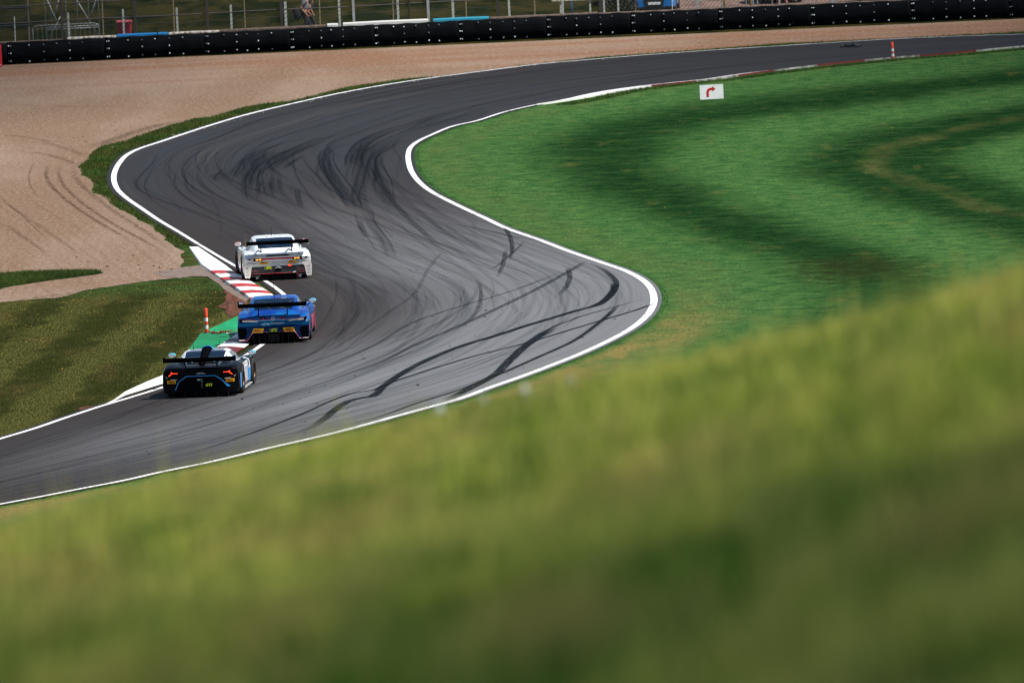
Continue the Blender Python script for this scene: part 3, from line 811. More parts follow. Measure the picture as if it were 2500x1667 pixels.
def _bank(t):
    fn = t.noise(t.coord('Object', (1, 0.35, 0.3)), 1.7, 4, 0.6)
    fn2 = t.noise(t.coord('Object', (1, 0.35, 0.3), loc=(11, 5, 0)), 1.25, 3, 0.5)
    fn3 = t.noise(t.coord('Object', (1, 0.3, 0.3), loc=(1, 25, 0)), 1.2, 4, 0.55)
    tone = t.attr('tone'); cl_ = t.attr('clump')
    c = t.mix(t.ramp(fn, 0.38, 0.62), (0.30, 0.41, 0.05), (0.60, 0.58, 0.12))
    c = t.mix(t.math('MULTIPLY', t.ramp(fn2, 0.49, 0.57), 0.95), c, (0.040, 0.165, 0.012))
    c = t.mix(t.math('MULTIPLY', t.ramp(fn3, 0.50, 0.60), 0.70), c, (0.50, 0.38, 0.13))
    c = t.mix(t.ramp(cl_, 0.62, 0.9, 0, 0.40), c, (0.66, 0.60, 0.17))
    c = t.mix(t.ramp(cl_, 0.42, 0.12, 0, 0.45), c, (0.070, 0.19, 0.018))
    c = t.mix(t.ramp(tone, 0.6, 1.0, 0, 0.5), c, (0.40, 0.36, 0.12))
    return t.mix(t.ramp(tone, 0.4, 0.0, 0, 0.5), c, (0.045, 0.085, 0.014))
M_BANK = grass_mat("bank_grass_blades", _bank)
r = np.random.default_rng(21)
N = 330000
Yb = 13 + (92 - 13) * r.uniform(0, 1, N) ** 0.85
Xb = r.uniform(-1, 1, N) * (0.052 * Yb + 2.4)
# tussocks: pull a share of the blades together
cl = r.uniform(0, 1, N) < .55
cx = np.round(Xb / .22) * .22 + .08 * np.sin(Yb * 31.7); cy = np.round(Yb / .3) * .3 + .08 * np.sin(Xb * 27.1)
Xb = np.where(cl, Xb * .45 + cx * .55, Xb); Yb = np.where(cl, Yb * .45 + cy * .55, Yb)
ci = np.sin(np.round(Xb / .22) * 12.9898 + np.round(Yb / .34) * 78.233) * 43758.5453; clump = ci - np.floor(ci)
hb = .085 + .07 * (clump > .7) * (clump - .7) / .3 + .06 * (np.sin(Xb * 1.7 + np.sin(Yb * .8) * 2) * .5 + .5) * (np.sin(Yb * 1.3 + Xb) * .5 + .5)
V, F, at = blades(np.stack([Xb, Yb], 1), hb, .017, .30, {'clump': clump}, seed=3, wind=(.15, -.05))
tag(link("bank_grass", tri_mesh("bank_grass", V, F, at), M_BANK), kind='stuff', label="blurred long sunlit grass on the bank in the foreground", cat="grass")
# a few tall flowering stalks
N = 2600
Yb = r.uniform(20, 80, N); Xb = r.uniform(-1, 1, N) * (0.05 * Yb + 1.5)
V, F, at = blades(np.stack([Xb, Yb], 1), 0.30, .012, .22, seed=4, wind=(.2, 0))
at['tone'] = at['tone'] * .3 + .7; at['clump'] = at['tone'] * 0 + .8
tag(link("grass_stalks", tri_mesh("grass_stalks", V, F, at), M_BANK), kind='stuff', label="thin tall seed stalks standing out of the foreground grass bank", cat="grass")

# verges: rough blades along both edges, on the strip beside the gravel and in the island
def _verge(t):
    tone = t.attr('tone'); k = t.attr('dry')
    fn = t.noise(t.coord('Object', (1, 0.3, 0.3)), 1.1, 4, 0.6)
    c = t.mix(t.ramp(fn, 0.38, 0.62), (0.022, 0.070, 0.016), (0.066, 0.135, 0.028))
    c = t.mix(t.ramp(tone, 0.7, 1.0, 0, 0.6), c, (0.16, 0.20, 0.05))
    dry = t.mix(tone, (0.040, 0.048, 0.012), (0.155, 0.140, 0.044))
    return t.mix(k, c, dry)
M_VERGE = grass_mat("verge_grass_blades", _verge)
def along(C, n, d0, d1, s0_, s1_, r):
    s = arclen(C); ss = r.uniform(s0_, s1_, n); T = np.gradient(C, axis=0); T /= np.linalg.norm(T, axis=1)[:, None]
    p = np.stack([np.interp(ss, s, C[:, k]) for k in (0, 1)], 1); t_ = np.stack([np.interp(ss, s, T[:, k]) for k in (0, 1)], 1)
    d = r.uniform(d0, d1, n)[:, None] if np.isscalar(d0) else None
    return p + np.stack([-t_[:, 1], t_[:, 0]], 1) * d
def inside(P, poly):
    x, y = P[:, 0], P[:, 1]; c = np.zeros(len(P), bool); n = len(poly)
    for i in range(n):
        x0, y0 = poly[i][:2]; x1, y1 = poly[(i + 1) % n][:2]
        m = ((y0 > y) != (y1 > y)) & (x < (x1 - x0) * (y - y0) / (y1 - y0 + 1e-12) + x0); c ^= m
    return c
gpoly = [tuple(p)[:2] for p in gw]
k604 = nearest_s(Lc, sL, (484, 600)); kend = nearest_s(Lc, sL, (2700, 77))
A1 = along(Lc, 90000, .15, 3.4, k604, kend, r); A1 = A1[~inside(A1, gpoly)]
A2 = along(Rc, 5000, -.30, -.12, nearest_s(Rc, sR, (-100, 1255)), nearest_s(Rc, sR, (1306, 259)), r)
A3 = along(Rc, 9000, -1.6, -.75, nearest_s(Rc, sR, (1306, 259)), nearest_s(Rc, sR, (2700, 104)), r)
isl = px2w([(-60, 745), (0, 738), (160, 716), (319, 698), (438, 683), (500, 682), (532, 700), (545, 730), (528, 752), (550, 780), (500, 806), (484, 820), (455, 855), (420, 885), (395, 915), (350, 935), (300, 958), (245, 988), (153, 1018), (0, 1065), (-60, 1088)])
bx = np.array([tuple(p) for p in isl]); A4 = np.stack([r.uniform(bx[:, 0].min(), bx[:, 0].max(), 120000), r.uniform(bx[:, 1].min(), bx[:, 1].max(), 120000)], 1)
A4 = A4[inside(A4, isl)]
stp = px2w([(-60, 676), (0, 673), (60, 668), (172, 665), (230, 664.5), (251, 668), (230, 672), (134, 684), (38, 699), (0, 705), (-60, 712)])
bx = np.array([tuple(p) for p in stp]); A5 = np.stack([r.uniform(bx[:, 0].min(), bx[:, 0].max(), 30000), r.uniform(bx[:, 1].min(), bx[:, 1].max(), 30000)], 1)
A5 = A5[inside(A5, stp)]
A2k, A2 = A2, A2[:0]
PP = np.concatenate([A1, A2, A3, A4, A5])
dry = np.concatenate([np.clip(r.uniform(0, .9, len(A1)) + .35 * np.sin(A1[:, 0] * 2.1) * np.sin(A1[:, 1] * .9), 0, 1), np.clip((330 - A2[:, 1]) / 50 + r.uniform(-.3, .5, len(A2)), 0, 1), np.full(len(A3), .1), r.uniform(.75, 1, len(A4)), r.uniform(.1, .6, len(A5))])
hh = np.concatenate([np.full(len(A1), .085), np.full(len(A2), .04), np.full(len(A3), .07), np.full(len(A4), .028), np.full(len(A5), .12)])
V, F, at = blades(PP, hh, .03, .4, {'dry': dry}, seed=6)
tag(link("verge_grass", tri_mesh("verge_grass", V, F, at), M_VERGE), kind='stuff', label="rough tufts of grass along the edges of the track and gravel", cat="grass")
# far grass stubble on the infield, only as micro relief
Pi = np.stack([r.uniform(-6, 24, 150000), r.uniform(300, 432, 150000)], 1)
dRi = -signed(Pi, Rc); Pi = Pi[(dRi > .5) & (Pi[:, 0] < Pi[:, 1] * .052)]
def _infield(t):
    tone = t.attr('tone')
    return t.mix(tone, (0.020, 0.085, 0.018), (0.075, 0.175, 0.036))
M_INF = grass_mat("infield_grass_blades", _infield)
hs = np.where(signed(Pi, Rc) < 0, .022, .022)
V, F, at = blades(Pi, .022, .022, .5, seed=9)
tag(link("infield_grass", tri_mesh("infield_grass", V, F, at), M_INF), kind='stuff', label="short mown grass on the infield", cat="grass")
V, F, at = blades(A2k, .035, .02, .4, seed=11)
tag(link("verge_grass", tri_mesh("verge_grass", V, F, at), M_INF), kind='stuff', label="thin fringe of grass along the inside white line of the right hand sweep", cat="grass")
# small yellow flowers
fl = A4[r.choice(len(A4), 90, replace=False)]; cfl = fl[r.choice(len(fl), 190)] + r.normal(0, .3, (190, 2))
fl = np.concatenate([fl[:50], cfl[inside(cfl, isl)][:70]])
fi = Pi[r.choice(len(Pi), 26, replace=False)]; fl = np.concatenate([fl, fi])
mb = MB()
for i, p in enumerate(fl):
    h = .05 + .03 * r.random(); s = .010 + .010 * r.random(); z = h
    mb.add([(p[0] + s * math.cos(a), p[1] + s * math.sin(a), z + (.006 if k % 2 else 0)) for k, a in enumerate(np.linspace(0, 2 * math.pi, 6, endpoint=False))] + [(p[0], p[1], z + .018)],
           [(k, (k + 1) % 6, 6) for k in range(6)])
M_FLOW = simple("yellow_petals", (0.55, 0.36, 0.03), 0.7)
o = mb.build("wild_flowers", [M_FLOW], fix=False)
tag(o, "tiny yellow wild flowers dotted through the short grass", "flowers", kind='stuff')

# ------------------------------------------------------------------ small pale cones on the far side of the bank
M_PALE = simple("pale_plastic", (0.38, 0.42, 0.40), 0.6)
for (px, py, w, lab) in ((1074, 1018, .066, "pale blurred cone peeking over the grass bank, leftmost and largest of the row"),
                         (1180, 988, .044, "small pale blurred cone on the grass bank, second from the left of the row"),
                         (1283, 967, .054, "pale blurred cone on the grass bank, third from the left of the row"),
                         (1397, 942, .040, "faint pale blurred cone on the grass bank, rightmost of the row")):
    # stands where the line of sight meets the crest of the bank
    d = CAM_R @ Vector(((px - 1250) / FPX, -(py - 833.5) / FPX, -1)); best = None
    for Yd in np.arange(45, 110, .5):
        tt = Yd / d.y; q = Vector((d.x * tt, Yd, CAM_H + d.z * tt - .0)); g_ = float(ground_z(q.x, q.y))
        if best is None or abs(q.z - g_) < best[0]: best = (abs(q.z - g_), q.x, Yd, g_)
    e = empty("marker_cone", (best[1], best[2], best[3] - .005)); tag(e, lab, "marker cone", "pale cones along the bank")
    mb = MB(); hgt = w * 1.25
    ring = lambda rr, z: [(rr * math.cos(a), rr * math.sin(a), z) for a in np.linspace(0, 2 * math.pi, 14, endpoint=False)]
    prof = [(w * .55, 0.02), (w * .42, hgt * .3), (w * .2, hgt * .7), (w * .05, hgt), (w * .01, hgt + .004)]
    vs = [v for a, b in prof for v in ring(a, b + .10)]
    mb.add(vs, [(i * 14 + k, i * 14 + (k + 1) % 14, (i + 1) * 14 + (k + 1) % 14, (i + 1) * 14 + k) for i in range(4) for k in range(14)])
    mb.build("cone_shell", [M_PALE], e, smooth=True)
    mb = MB(); mb.tube([(0, 0, 0), (0, 0, .14)], .01, 8); mb.build("peg", [M_PALE], e)

# ------------------------------------------------------------------ the tyre barrier along the far side
def bx_at(px, off=0.0, z=.9):
    """Point on the line OFF metres behind the barrier face, seen at picture column px at height z."""
    lo, hi = BW[0, 0], BW[-1, 0]
    for _ in range(40):
        m = (lo + hi) / 2; p = at_off(m, off)
        if PJ((p[0], p[1], z))[0] < px: lo = m
        else: hi = m
    return at_off(m, off)
def bpz(px, py, off):
    """Point on the upright plane OFF metres behind the barrier under pixel (px, py)."""
    z = 1.0
    for _ in range(12):
        p = bx_at(px, off, z); y = PJ((p[0], p[1], z))[1]; z += (y - py) / 59.0
    return Vector((p[0], p[1], z))

t = NT("conveyor_rubber"); n_ = t.noise(t.coord('Object', (1, 1, 1)), 3.0, 5, 0.6); n2 = t.noise(t.coord('Object', (.3, 1, 4)), 2.0, 4, 0.6)
t.bsdf(t.mix(t.ramp(n2, 0.4, 0.75), (0.0025, 0.0035, 0.0045), (0.007, 0.008, 0.010)), t.ramp(n_, 0.3, 0.7, .55, .8), spec=0.04, normal=t.bump(n2, .25, .03)); M_BELT = t.m
M_TYRE = simple("tyre_rubber", (0.007, 0.007, 0.008), 0.85, spec=.15)
M_BOLT = simple("bright_bolt", (0.62, 0.70, 0.72), 0.35, 0.55)
M_BOLT2 = simple("dull_bolt", (0.16, 0.18, 0.19), 0.5, 0.5)
def lathe(prof, n=20, axis='z'):
    vs, fs = [], []
    for (rr, z) in prof:
        for k in range(n):
            a = 2 * math.pi * k / n
            v = (rr * math.cos(a), rr * math.sin(a), z)
            vs.append(v if axis == 'z' else (v[2], v[0], v[1]))
    for i in range(len(prof) - 1):
        for k in range(n): fs.append((i * n + k, i * n + (k + 1) % n, (i + 1) * n + (k + 1) % n, (i + 1) * n + k))
    return vs, fs
# one stack of four tyres
mb = MB()
for j in range(4):
    z = j * .205
    v, f = lathe([(.17, z + .03), (.25, z), (.29, z + .03), (.305, z + .1), (.29, z + .175), (.25, z + .203), (.17, z + .175), (.17, z + .03)], 18)
    mb.add(v, f)
stack_me = None
mb_b = MB(); v, f = lathe([(0, -.022), (.022, -.022), (.034, -.010), (.036, .004), (.036, .012)], 10); mb_b.add([(x, z_, y_) for x, y_, z_ in v], f)
bolt_me = {}
BREAK = [-200, 17, 257, 499, 707, 913, 1119, 1334, 1540, 1754, 1978.5, 2223, 2462, 2700]
rb = random.Random(3)
sec_lab = ["black belt-faced tyre barrier section at the left picture edge, behind the red board", "black tyre barrier section below the scaffold and crowd barrier",
           "black tyre barrier section below the red wheelie bin and first blue block", "black tyre barrier section below the worn white block, left of the walkers",
           "black tyre barrier section directly below the two walkers", "black tyre barrier section below the long bright white block",
           "black tyre barrier section below the cyan block", "black tyre barrier section left of the blue post and beige board",
           "black tyre barrier section below the beige board and blue post", "black tyre barrier section below the parked blue car",
           "black tyre barrier section below the yellow posts", "black tyre barrier section right of the yellow posts, in front of the black van",
           "black tyre barrier section behind the far striped marker post", "black tyre barrier section at the right picture edge"]
def first_copy(store, key, make, parent):
    if key not in store:
        o = make(); store[key] = o
        return o
    c = store[key].copy(); COL.objects.link(c); c.parent = parent
    return c
store = {}
for i in range(len(BREAK) - 1):
    a = bx_at(BREAK[i]); b = bx_at(BREAK[i + 1]); Lg = np.linalg.norm(b - a); ang = math.atan2(b[1] - a[1], b[0] - a[0])
    e = empty("tyre_barrier", (a[0], a[1], 0.0), ang); tag(e, sec_lab[i], "tyre barrier", "tyre barrier sections along the gravel")
    H = .875 + rb.uniform(-.012, .02)
    mb = MB(); ns = 26; vs = []
    for k in range(ns + 1):
        x = Lg * k / ns; sag = .012 * math.sin(k * .9 + i); vs += [(x, -.012 * math.sin(k * 1.3 + i * 2), 0), (x, -.02 * math.sin(k * 1.1 + i), H * .5), (x, 0.0, H + sag - .03), (x, .03, H + sag), (x, .10, H + sag + .004)]
    mb.add(vs, [(k * 5 + j, (k + 1) * 5 + j, (k + 1) * 5 + j + 1, k * 5 + j + 1) for k in range(ns) for j in range(4)])
    o = mb.build("belt", [M_BELT], e, smooth=True)
    md = o.modifiers.new("s", 'SOLIDIFY'); md.thickness = .018; md.offset = 1
    nst = int(Lg / .62)
    for k in range(nst):
        def mkst():
            m_ = MB(); m_.v, m_.f, m_.m = list(mbst.v), list(mbst.f), list(mbst.m)
            return m_.build("tyre_stack", [M_TYRE], e, smooth=True)
        if 'st' not in store:
            mbst = MB()
            for j in range(4):
                z = j * .205
                v, f = lathe([(.17, z + .03), (.25, z), (.29, z + .03), (.305, z + .1), (.29, z + .175), (.25, z + .203), (.17, z + .175), (.17, z + .03)], 16); mbst.add(v, f)
        s_ = first_copy(store, 'st', mkst, e); s_.location = ((k + .5) * Lg / nst, .36, 0.0)
    xs_ = [.05, .13] + [Lg * (.09 + .82 * (k + 1) / 6.0) + rb.uniform(-.04, .04) for k in range(5)] + [Lg - .0]
    for k, x in enumerate(xs_[:-1]):
        rows = [.13, .46, .755] if (k < 2 or k in (3, 5)) else [.10, .77]
        for z in rows:
            br = rb.random() < (.72 if k < 2 or i > 8 else .42)
            def mkb(m_=(M_BOLT if br else M_BOLT2)):
                q = MB(); q.v, q.f, q.m = list(mb_b.v), list(mb_b.f), list(mb_b.m)
                return q.build("bolt", [m_], e, smooth=True)
            s_ = first_copy(store, 'b%d' % br, mkb, e)
            s_.location = (x, -.028, z + rb.uniform(-.012, .012)); s_.scale = [rb.uniform(.65, 1.0)] * 3

# concrete wall behind it, in painted blocks
def wallmat(name, c1, c2, lo=.5, hi=.62):
    t = NT(name); n_ = t.noise(t.coord('Object', (2.5, 1, 2.5)), 2.5, 6, .7)
    t.bsdf(t.mix(t.ramp(n_, lo, hi), c1, c2), .85, spec=.2); return t.m
M_CW = wallmat("worn_white_concrete", (.52, .48, .41), (.16, .11, .08), .48, .60)
M_CWB = wallmat("white_concrete", (.62, .61, .57), (.34, .28, .22), .60, .70)
M_CB = wallmat("blue_painted_concrete", (.015, .17, .40), (.02, .12, .28), .5, .7)
M_CC = wallmat("cyan_painted_concrete", (.03, .27, .38), (.04, .18, .26), .5, .7)
M_CN = wallmat("bare_concrete", (.085, .062, .048), (.15, .11, .085), .4, .6)
for (x0, x1, m, h, lab) in ((-240, 155, M_CN, .89, "dark bare concrete block behind the tyre barrier at the left edge"), (165, 284, M_CW, .94, "worn pale concrete block behind the barrier, left of the red bin"),
                            (286, 383, M_CB, .965, "blue painted concrete block behind the barrier under the red bin"), (386, 410, M_CB, .955, "short blue painted concrete block behind the barrier right of the red bin"),
                            (412, 536, M_CW, .94, "worn patchy white concrete block behind the barrier, between bin and walkers"), (538, 796, M_CN, .95, "brown bare concrete block behind the barrier below the walkers"),
                            (799, 826, M_CWB, .975, "short white concrete block behind the barrier right of the walkers"), (838, 1046, M_CWB, .985, "long bright white concrete block behind the barrier"),
                            (1058, 1194, M_CC, .965, "cyan painted concrete block behind the barrier"), (1197, 1460, M_CN, .925, "brown bare concrete block behind the barrier below the beige board"),
                            (1463, 2800, M_CN, .885, "long low bare concrete block behind the barrier on the right")):
    a = bx_at(x0, .78, .95); b = bx_at(x1, .78, .95); Lg = np.linalg.norm(b - a); ang = math.atan2(b[1] - a[1], b[0] - a[0])
    mb = MB(); prof = [(-.02, 0), (.55, 0), (.40, h - .04), (.37, h), (.06, h), (.03, h - .04)]
    nseg = max(2, int(Lg / 1.2)); vs = []
    if Lg > 12: # follow the gentle curve
        for k in range(nseg + 1):
            X = a[0] + (b[0] - a[0]) * k / nseg; p = at_off(X, .78)
            for (y, z) in prof: vs.append((p[0] - a[0], p[1] - a[1] + y, z))
        ang = 0
    else:
        for k in range(nseg + 1):
            for (y, z) in prof: vs.append((Lg * k / nseg, y, z + (.008 * math.sin(k * 2.3) if z > .5 else 0)))
    mb.add(vs, [(k * 6 + j, k * 6 + (j + 1) % 6, (k + 1) * 6 + (j + 1) % 6, (k + 1) * 6 + j) for k in range(nseg) for j in range(6)] + [tuple(range(6)), tuple(nseg * 6 + j for j in range(5, -1, -1))])
    o = mb.build("concrete_block", [m]); o.location = (a[0], a[1], 0); o.rotation_euler.z = ang
    tag(o, lab, "concrete block", "concrete blocks behind the tyre barrier")

# ------------------------------------------------------------------ fences behind
M_DKM = simple("dark_weathered_steel", (0.055, 0.046, 0.044), 0.6, 0.3)
M_GALV = simple("galvanised_steel", (0.36, 0.37, 0.36), 0.5, 0.3)
M_WHP = simple("white_concrete_post", (0.55, 0.56, 0.50), 0.8)
M_WOOD = simple("weathered_wood", (0.27, 0.20, 0.105), 0.85)
M_YEL = simple("yellow_post_paint", (0.62, 0.42, 0.10), 0.6)
M_BLK = simple("black_steel", (0.012, 0.013, 0.016), 0.5)
M_BLUEP = simple("blue_post_paint", (0.015, 0.13, 0.42), 0.5)
def chain_mat(name, col, pitch, cover):
    t = NT(name); uvn = t.node('ShaderNodeUVMap', uv_map='UVMap').outputs[0]
    sp = t.node('ShaderNodeSeparateXYZ'); t.put(sp.inputs[0], uvn)
    f = 2 * math.pi / pitch
    a = t.math('SINE', t.math('MULTIPLY', t.math('ADD', sp.outputs[0], sp.outputs[1]), f)); b = t.math('SINE', t.math('MULTIPLY', t.math('SUBTRACT', sp.outputs[0], sp.outputs[1]), f))
    m = t.math('MAXIMUM', t.math('MULTIPLY', t.ramp(a, .55, .95), .30), t.ramp(b, .55, .95)); m = t.math('MULTIPLY', m, cover)
    bs = t.bsdf(col, .6); tr = t.node('ShaderNodeBsdfTransparent'); mx = t.node('ShaderNodeMixShader')
    t.t.links.new(m, mx.inputs[0]); t.t.links.new(tr.outputs[0], mx.inputs[1]); t.t.links.new(bs.outputs[0], mx.inputs[2]); t.t.links.new(mx.outputs[0], t.out.inputs[0])
    return t.m
M_CHAIN = chain_mat("chain_link", (.06, .062, .055), .17, .60)
def post(mb, p, z1, w, top=None):
    mb.box(p[0] - w / 2, p[0] + w / 2, p[1] - w / 2, p[1] + w / 2, -.3, z1)
def fence(name, label, off, posts, mats, height, wires=(), mesh=False, wire_r=.02, wirem=None, x0=-250, x1=2750):
    """posts: (picture column, material index, width, top pixel row or None)"""
    a = bx_at(x0, off); e = empty(name, (a[0], a[1], 0)); tag(e, label, "fence")
    for (px, mi, w, yt) in posts:
        p = bx_at(px, off, 1.1); z1 = height
        if yt is not None: z1 = bpz(px, yt, off).z
        gz = float(ground_z(p[0], p[1]))
        mb = MB(); q = (p[0] - a[0], p[1] - a[1])
        if w < .07: mb.tube([(q[0], q[1], gz - .1), (q[0] + .01, q[1], z1)], w / 2, 8)
        else:
            mb.box(q[0] - w / 2, q[0] + w / 2, q[1] - w / 2, q[1] + w / 2, gz - .1, z1 - .02); mb.box(q[0] - w / 2 + .008, q[0] + w / 2 - .008, q[1] - w / 2 + .008, q[1] + w / 2 - .008, z1 - .02, z1)
        mb.build("post", [mats[mi]], e)
    Xs = np.linspace(bx_at(x0, off)[0], bx_at(x1, off)[0], 60); L_ = [at_off(X, off + .05) for X in Xs]
    for z in wires:
        mb = MB(); mb.tube([(p[0] - a[0], p[1] - a[1], z + .01 * math.sin(i * .8)) for i, p in enumerate(L_)], wire_r, 6); mb.build("rail_wire", [wirem or mats[0]], e)
    if mesh:
        n = len(L_); V = np.empty((2 * n, 3)); P_ = np.array(L_); s = arclen(P_)
        V[0::2, :2] = P_ - a; V[1::2, :2] = P_ - a; V[0::2, 2] = .5; V[1::2, 2] = height
        me = grid_mesh("chain_link_mesh", V, n, 2, uv=np.stack([np.repeat(s, 2), np.tile([.5, height], n)], 1)); link("chain_link_mesh", me, M_CHAIN, e)
    return e
fence("catch_fence", "tall chain link catch fence on dark steel posts right behind the tyre barrier", 1.5,
      [(-30, 0, .11, None), (152, 0, .10, None), (331, 0, .10, None), (507, 0, .11, None), (688, 0, .10, None), (864, 1, .10, None), (999, 2, .06, None), (1046, 1, .11, None), (1216, 0, .12, None), (1468, 0, .16, None), (1702, 1, .12, None), (1903, 1, .07, None), (2036, 1, .09, None), (2240, 0, .10, None), (2420, 0, .10, None)],
      [M_DKM, M_GALV, M_BLK], 3.9, wires=(1.62, 2.32, 3.1), mesh=True, wire_r=.026)
fence("spectator_fence", "fence of short white concrete posts behind the catch fence", 4.0,
      [(36, 0, .045, 41), (168, 0, .075, 32), (302, 0, .075, 23), (433, 0, .075, 19), (565, 0, .08, 12), (698, 0, .10, 5), (829, 0, .085, -4), (972, 0, .09, -9), (1106, 0, .10, -14), (1243, 0, .085, -20), (1374, 0, .08, -26), (1474, 0, .09, -30), (1509, 0, .08, -30), (1640, 0, .05, -34), (2030, 0, .06, -50)], [M_WHP], 1.6, wires=(1.2,), wire_r=.006, wirem=M_DKM)
fence("post_and_wire_fence", "thin tall wooden posts strung with wire at the foot of the grassy slope", 7.0,
      [(70, 0, .06, None), (251, 0, .06, None), (424, 0, .06, None), (597, 0, .055, None), (780, 0, .06, None), (959, 0, .055, None), (1137, 0, .06, None), (1304, 0, .06, None), (1366, 0, .06, None), (1438, 0, .05, None), (1482, 0, .06, None), (1550, 0, .06, None)], [M_WOOD], 2.7, wires=(1.9,), wire_r=.005, wirem=M_DKM, x1=1700)
fence("temporary_fence", "grey upright-bar temporary fence behind the yellow posts at top right", 6.0,
      [(px, 0, w, None) for px, w in ((1761, .04), (1765, .03), (1821, .03), (1838, .07), (1848, .05), (1884, .03), (1901, .05), (1919, .04), (1965, .05), (1990, .03), (2027, .05), (2040, .06), (2108, .03), (2150, .03), (2205, .03))], [M_GALV], 2.1, wires=(.95, 2.0), wire_r=.015, x0=1690, x1=2400)
for (px, off, m, w, yt, lab) in ((1768, 5.4, M_YEL, .09, None, "yellow painted post behind the barrier, right of the parked blue car"), (1832, 5.4, M_YEL, .085, None, "yellow painted post near the black van, the further right of the two"),
                                 (1395, 5.0, M_BLUEP, .055, 4, "slim blue post standing under the beige board")):
    p = bx_at(px, off, 1.2); z1 = bpz(px, yt, off).z if yt is not None else 2.2
    mb = MB(); mb.tube([(0, 0, -.1), (0, 0, z1 - .03), (0, 0, z1)], [w / 2, w / 2, w * .3], 12); o = mb.build("painted_post", [m], smooth=True); o.location = (p[0], p[1], 0)
    tag(o, lab, "post")

# beige notice board
p = bx_at(1396, 4.6, 2.0); e = empty("notice_board", (p[0], p[1], 0)); tag(e, "beige notice board on a pale post cut by the top edge of the picture", "notice board")
zb = bpz(1396, 2.5, 4.6).z
mb = MB(); mb.box(-.87, .87, -.02, .02, zb, zb + .9); mb.box(-.9, .9, -.03, .03, zb + .9, zb + .94); mb.build("board", [simple("beige_board", (.56, .50, .38), .7)], e)
for x in (-.50, .72):
    mb = MB(); mb.box(x - .035, x + .035, .022, .09, 0, zb + .8); mb.build("leg", [M_WHP], e)

# scaffold tower, crowd barrier, dark panel
M_TUBE = simple("scaffold_tube", (0.27, 0.28, 0.26), 0.45, 0.4)
o5 = 5.2
a = bx_at(175, o5); e = empty("scaffold_tower", (a[0], a[1], 0)); tag(e, "scaffold tower of crossed steel tubes at top left behind the catch fence", "scaffold")
org = Vector((a[0], a[1], 0))
def gr0(px, off): q = bx_at(px, off, 1.0); return Vector((q[0], q[1], 0))
for px, off in ((112, o5), (163, o5), (190, o5 + 1.1), (243, o5), (126, o5 + 1.1), (218, o5 + 1.1)):
    q = gr0(px, off) - org; mb = MB(); mb.tube([q + Vector((0, 0, -.05)), q + Vector((0, 0, 5.2))], .024, 8); mb.build("pole", [M_TUBE], e, smooth=True)
for (p0, p1, off) in (((108, -14), (152, 82), o5), ((148, 40), (118, 100), o5), ((178, -14), (240, 88), o5), ((240, -20), (216, 60), o5 + 1.1), ((146, -10), (130, 50), o5 + 1.1)):
    mb = MB(); mb.tube([bpz(*p0, off) - org, bpz(*p1, off) - org], .026, 8); mb.build("brace", [M_TUBE], e, smooth=True)
for (p0, p1) in (((112, 69), (243, 62)), ((112, 74), (243, 67))):
    mb = MB(); mb.tube([bpz(*p0, o5) - org, bpz(*p1, o5) - org], .024, 8); mb.build("ledger", [M_TUBE], e, smooth=True)
a = bx_at(160, 3.2); e = empty("crowd_barrier", (a[0], a[1], 0)); tag(e, "grey tubular crowd barrier with rounded corners in front of the scaffold", "crowd barrier"); org = Vector((a[0], a[1], 0))
p0 = bpz(80, 80, 3.2) - org; pts = [Vector((p0.x, p0.y, .12)), Vector((p0.x, p0.y, 1.25)), bpz(83, 66, 3.2) - org, bpz(92, 63.5, 3.2) - org, bpz(230, 57, 3.2) - org, bpz(239, 60, 3.2) - org]
p9 = bpz(242, 75, 3.2) - org; pts += [Vector((p9.x, p9.y, 1.2)), Vector((p9.x, p9.y, .12)), Vector((p0.x, p0.y, .12))]
mb = MB(); mb.tube(pts, .02, 8); mb.build("frame", [M_TUBE], e, smooth=True)
for k in range(1, 14):
    f = k / 14.0; x = p0.x + (p9.x - p0.x) * f; y = p0.y + (p9.y - p0.y) * f
    mb = MB(); mb.tube([(x, y, .12), (x, y, (bpz(92 + (230 - 92) * f, 63.5 - 6.5 * f, 3.2)).z)], .007, 6); mb.build("bar", [M_TUBE], e)
for x_, y_ in ((p0.x + .3, p0.y), (p9.x - .3, p9.y)):
    mb = MB(); mb.box(x_ - .03, x_ + .03, y_ - .3, y_ + .3, 0, .05); mb.tube([(x_, y_, .05), (x_, y_, .12)], .02, 6); mb.build("foot", [M_TUBE], e)
a = bx_at(5, 6.2, 1.5); e = empty("dark_panel", (a[0], a[1], 0)); tag(e, "dark panel on two rails at the top left corner of the picture", "screen"); org = Vector((a[0], a[1], 0))
M_PANEL = chain_mat("dark_panel_hatch", (.012, .012, .009), .06, .95)
c = [bpz(-150, 72, 6.2) - org, bpz(74, 62, 6.2) - org, bpz(74, 19, 6.2) - org, bpz(-150, 27, 6.2) - org]
me = bpy.data.meshes.new("panel_sheet"); me.from_pydata([tuple(v) for v in c], [], [(0, 1, 2, 3)]); ul = me.uv_layers.new(name='UVMap'); ul.data.foreach_set('uv', [0, 0, 3.8, 0, 3.8, .75, 0, .75]); link("panel_sheet", me, M_PANEL, e)
mb = MB(); mb.tube([c[0], c[1]], .045, 8); mb.build("rail", [M_BLK], e); mb = MB(); mb.tube([c[3], c[2]], .04, 8); mb.build("rail", [M_BLK], e)
for q in (c[1], c[0].lerp(c[1], .3)):
    mb = MB(); mb.tube([(q.x, q.y, 0), (q.x, q.y, c[2].z)], .03, 8); mb.build("pole", [M_BLK], e)

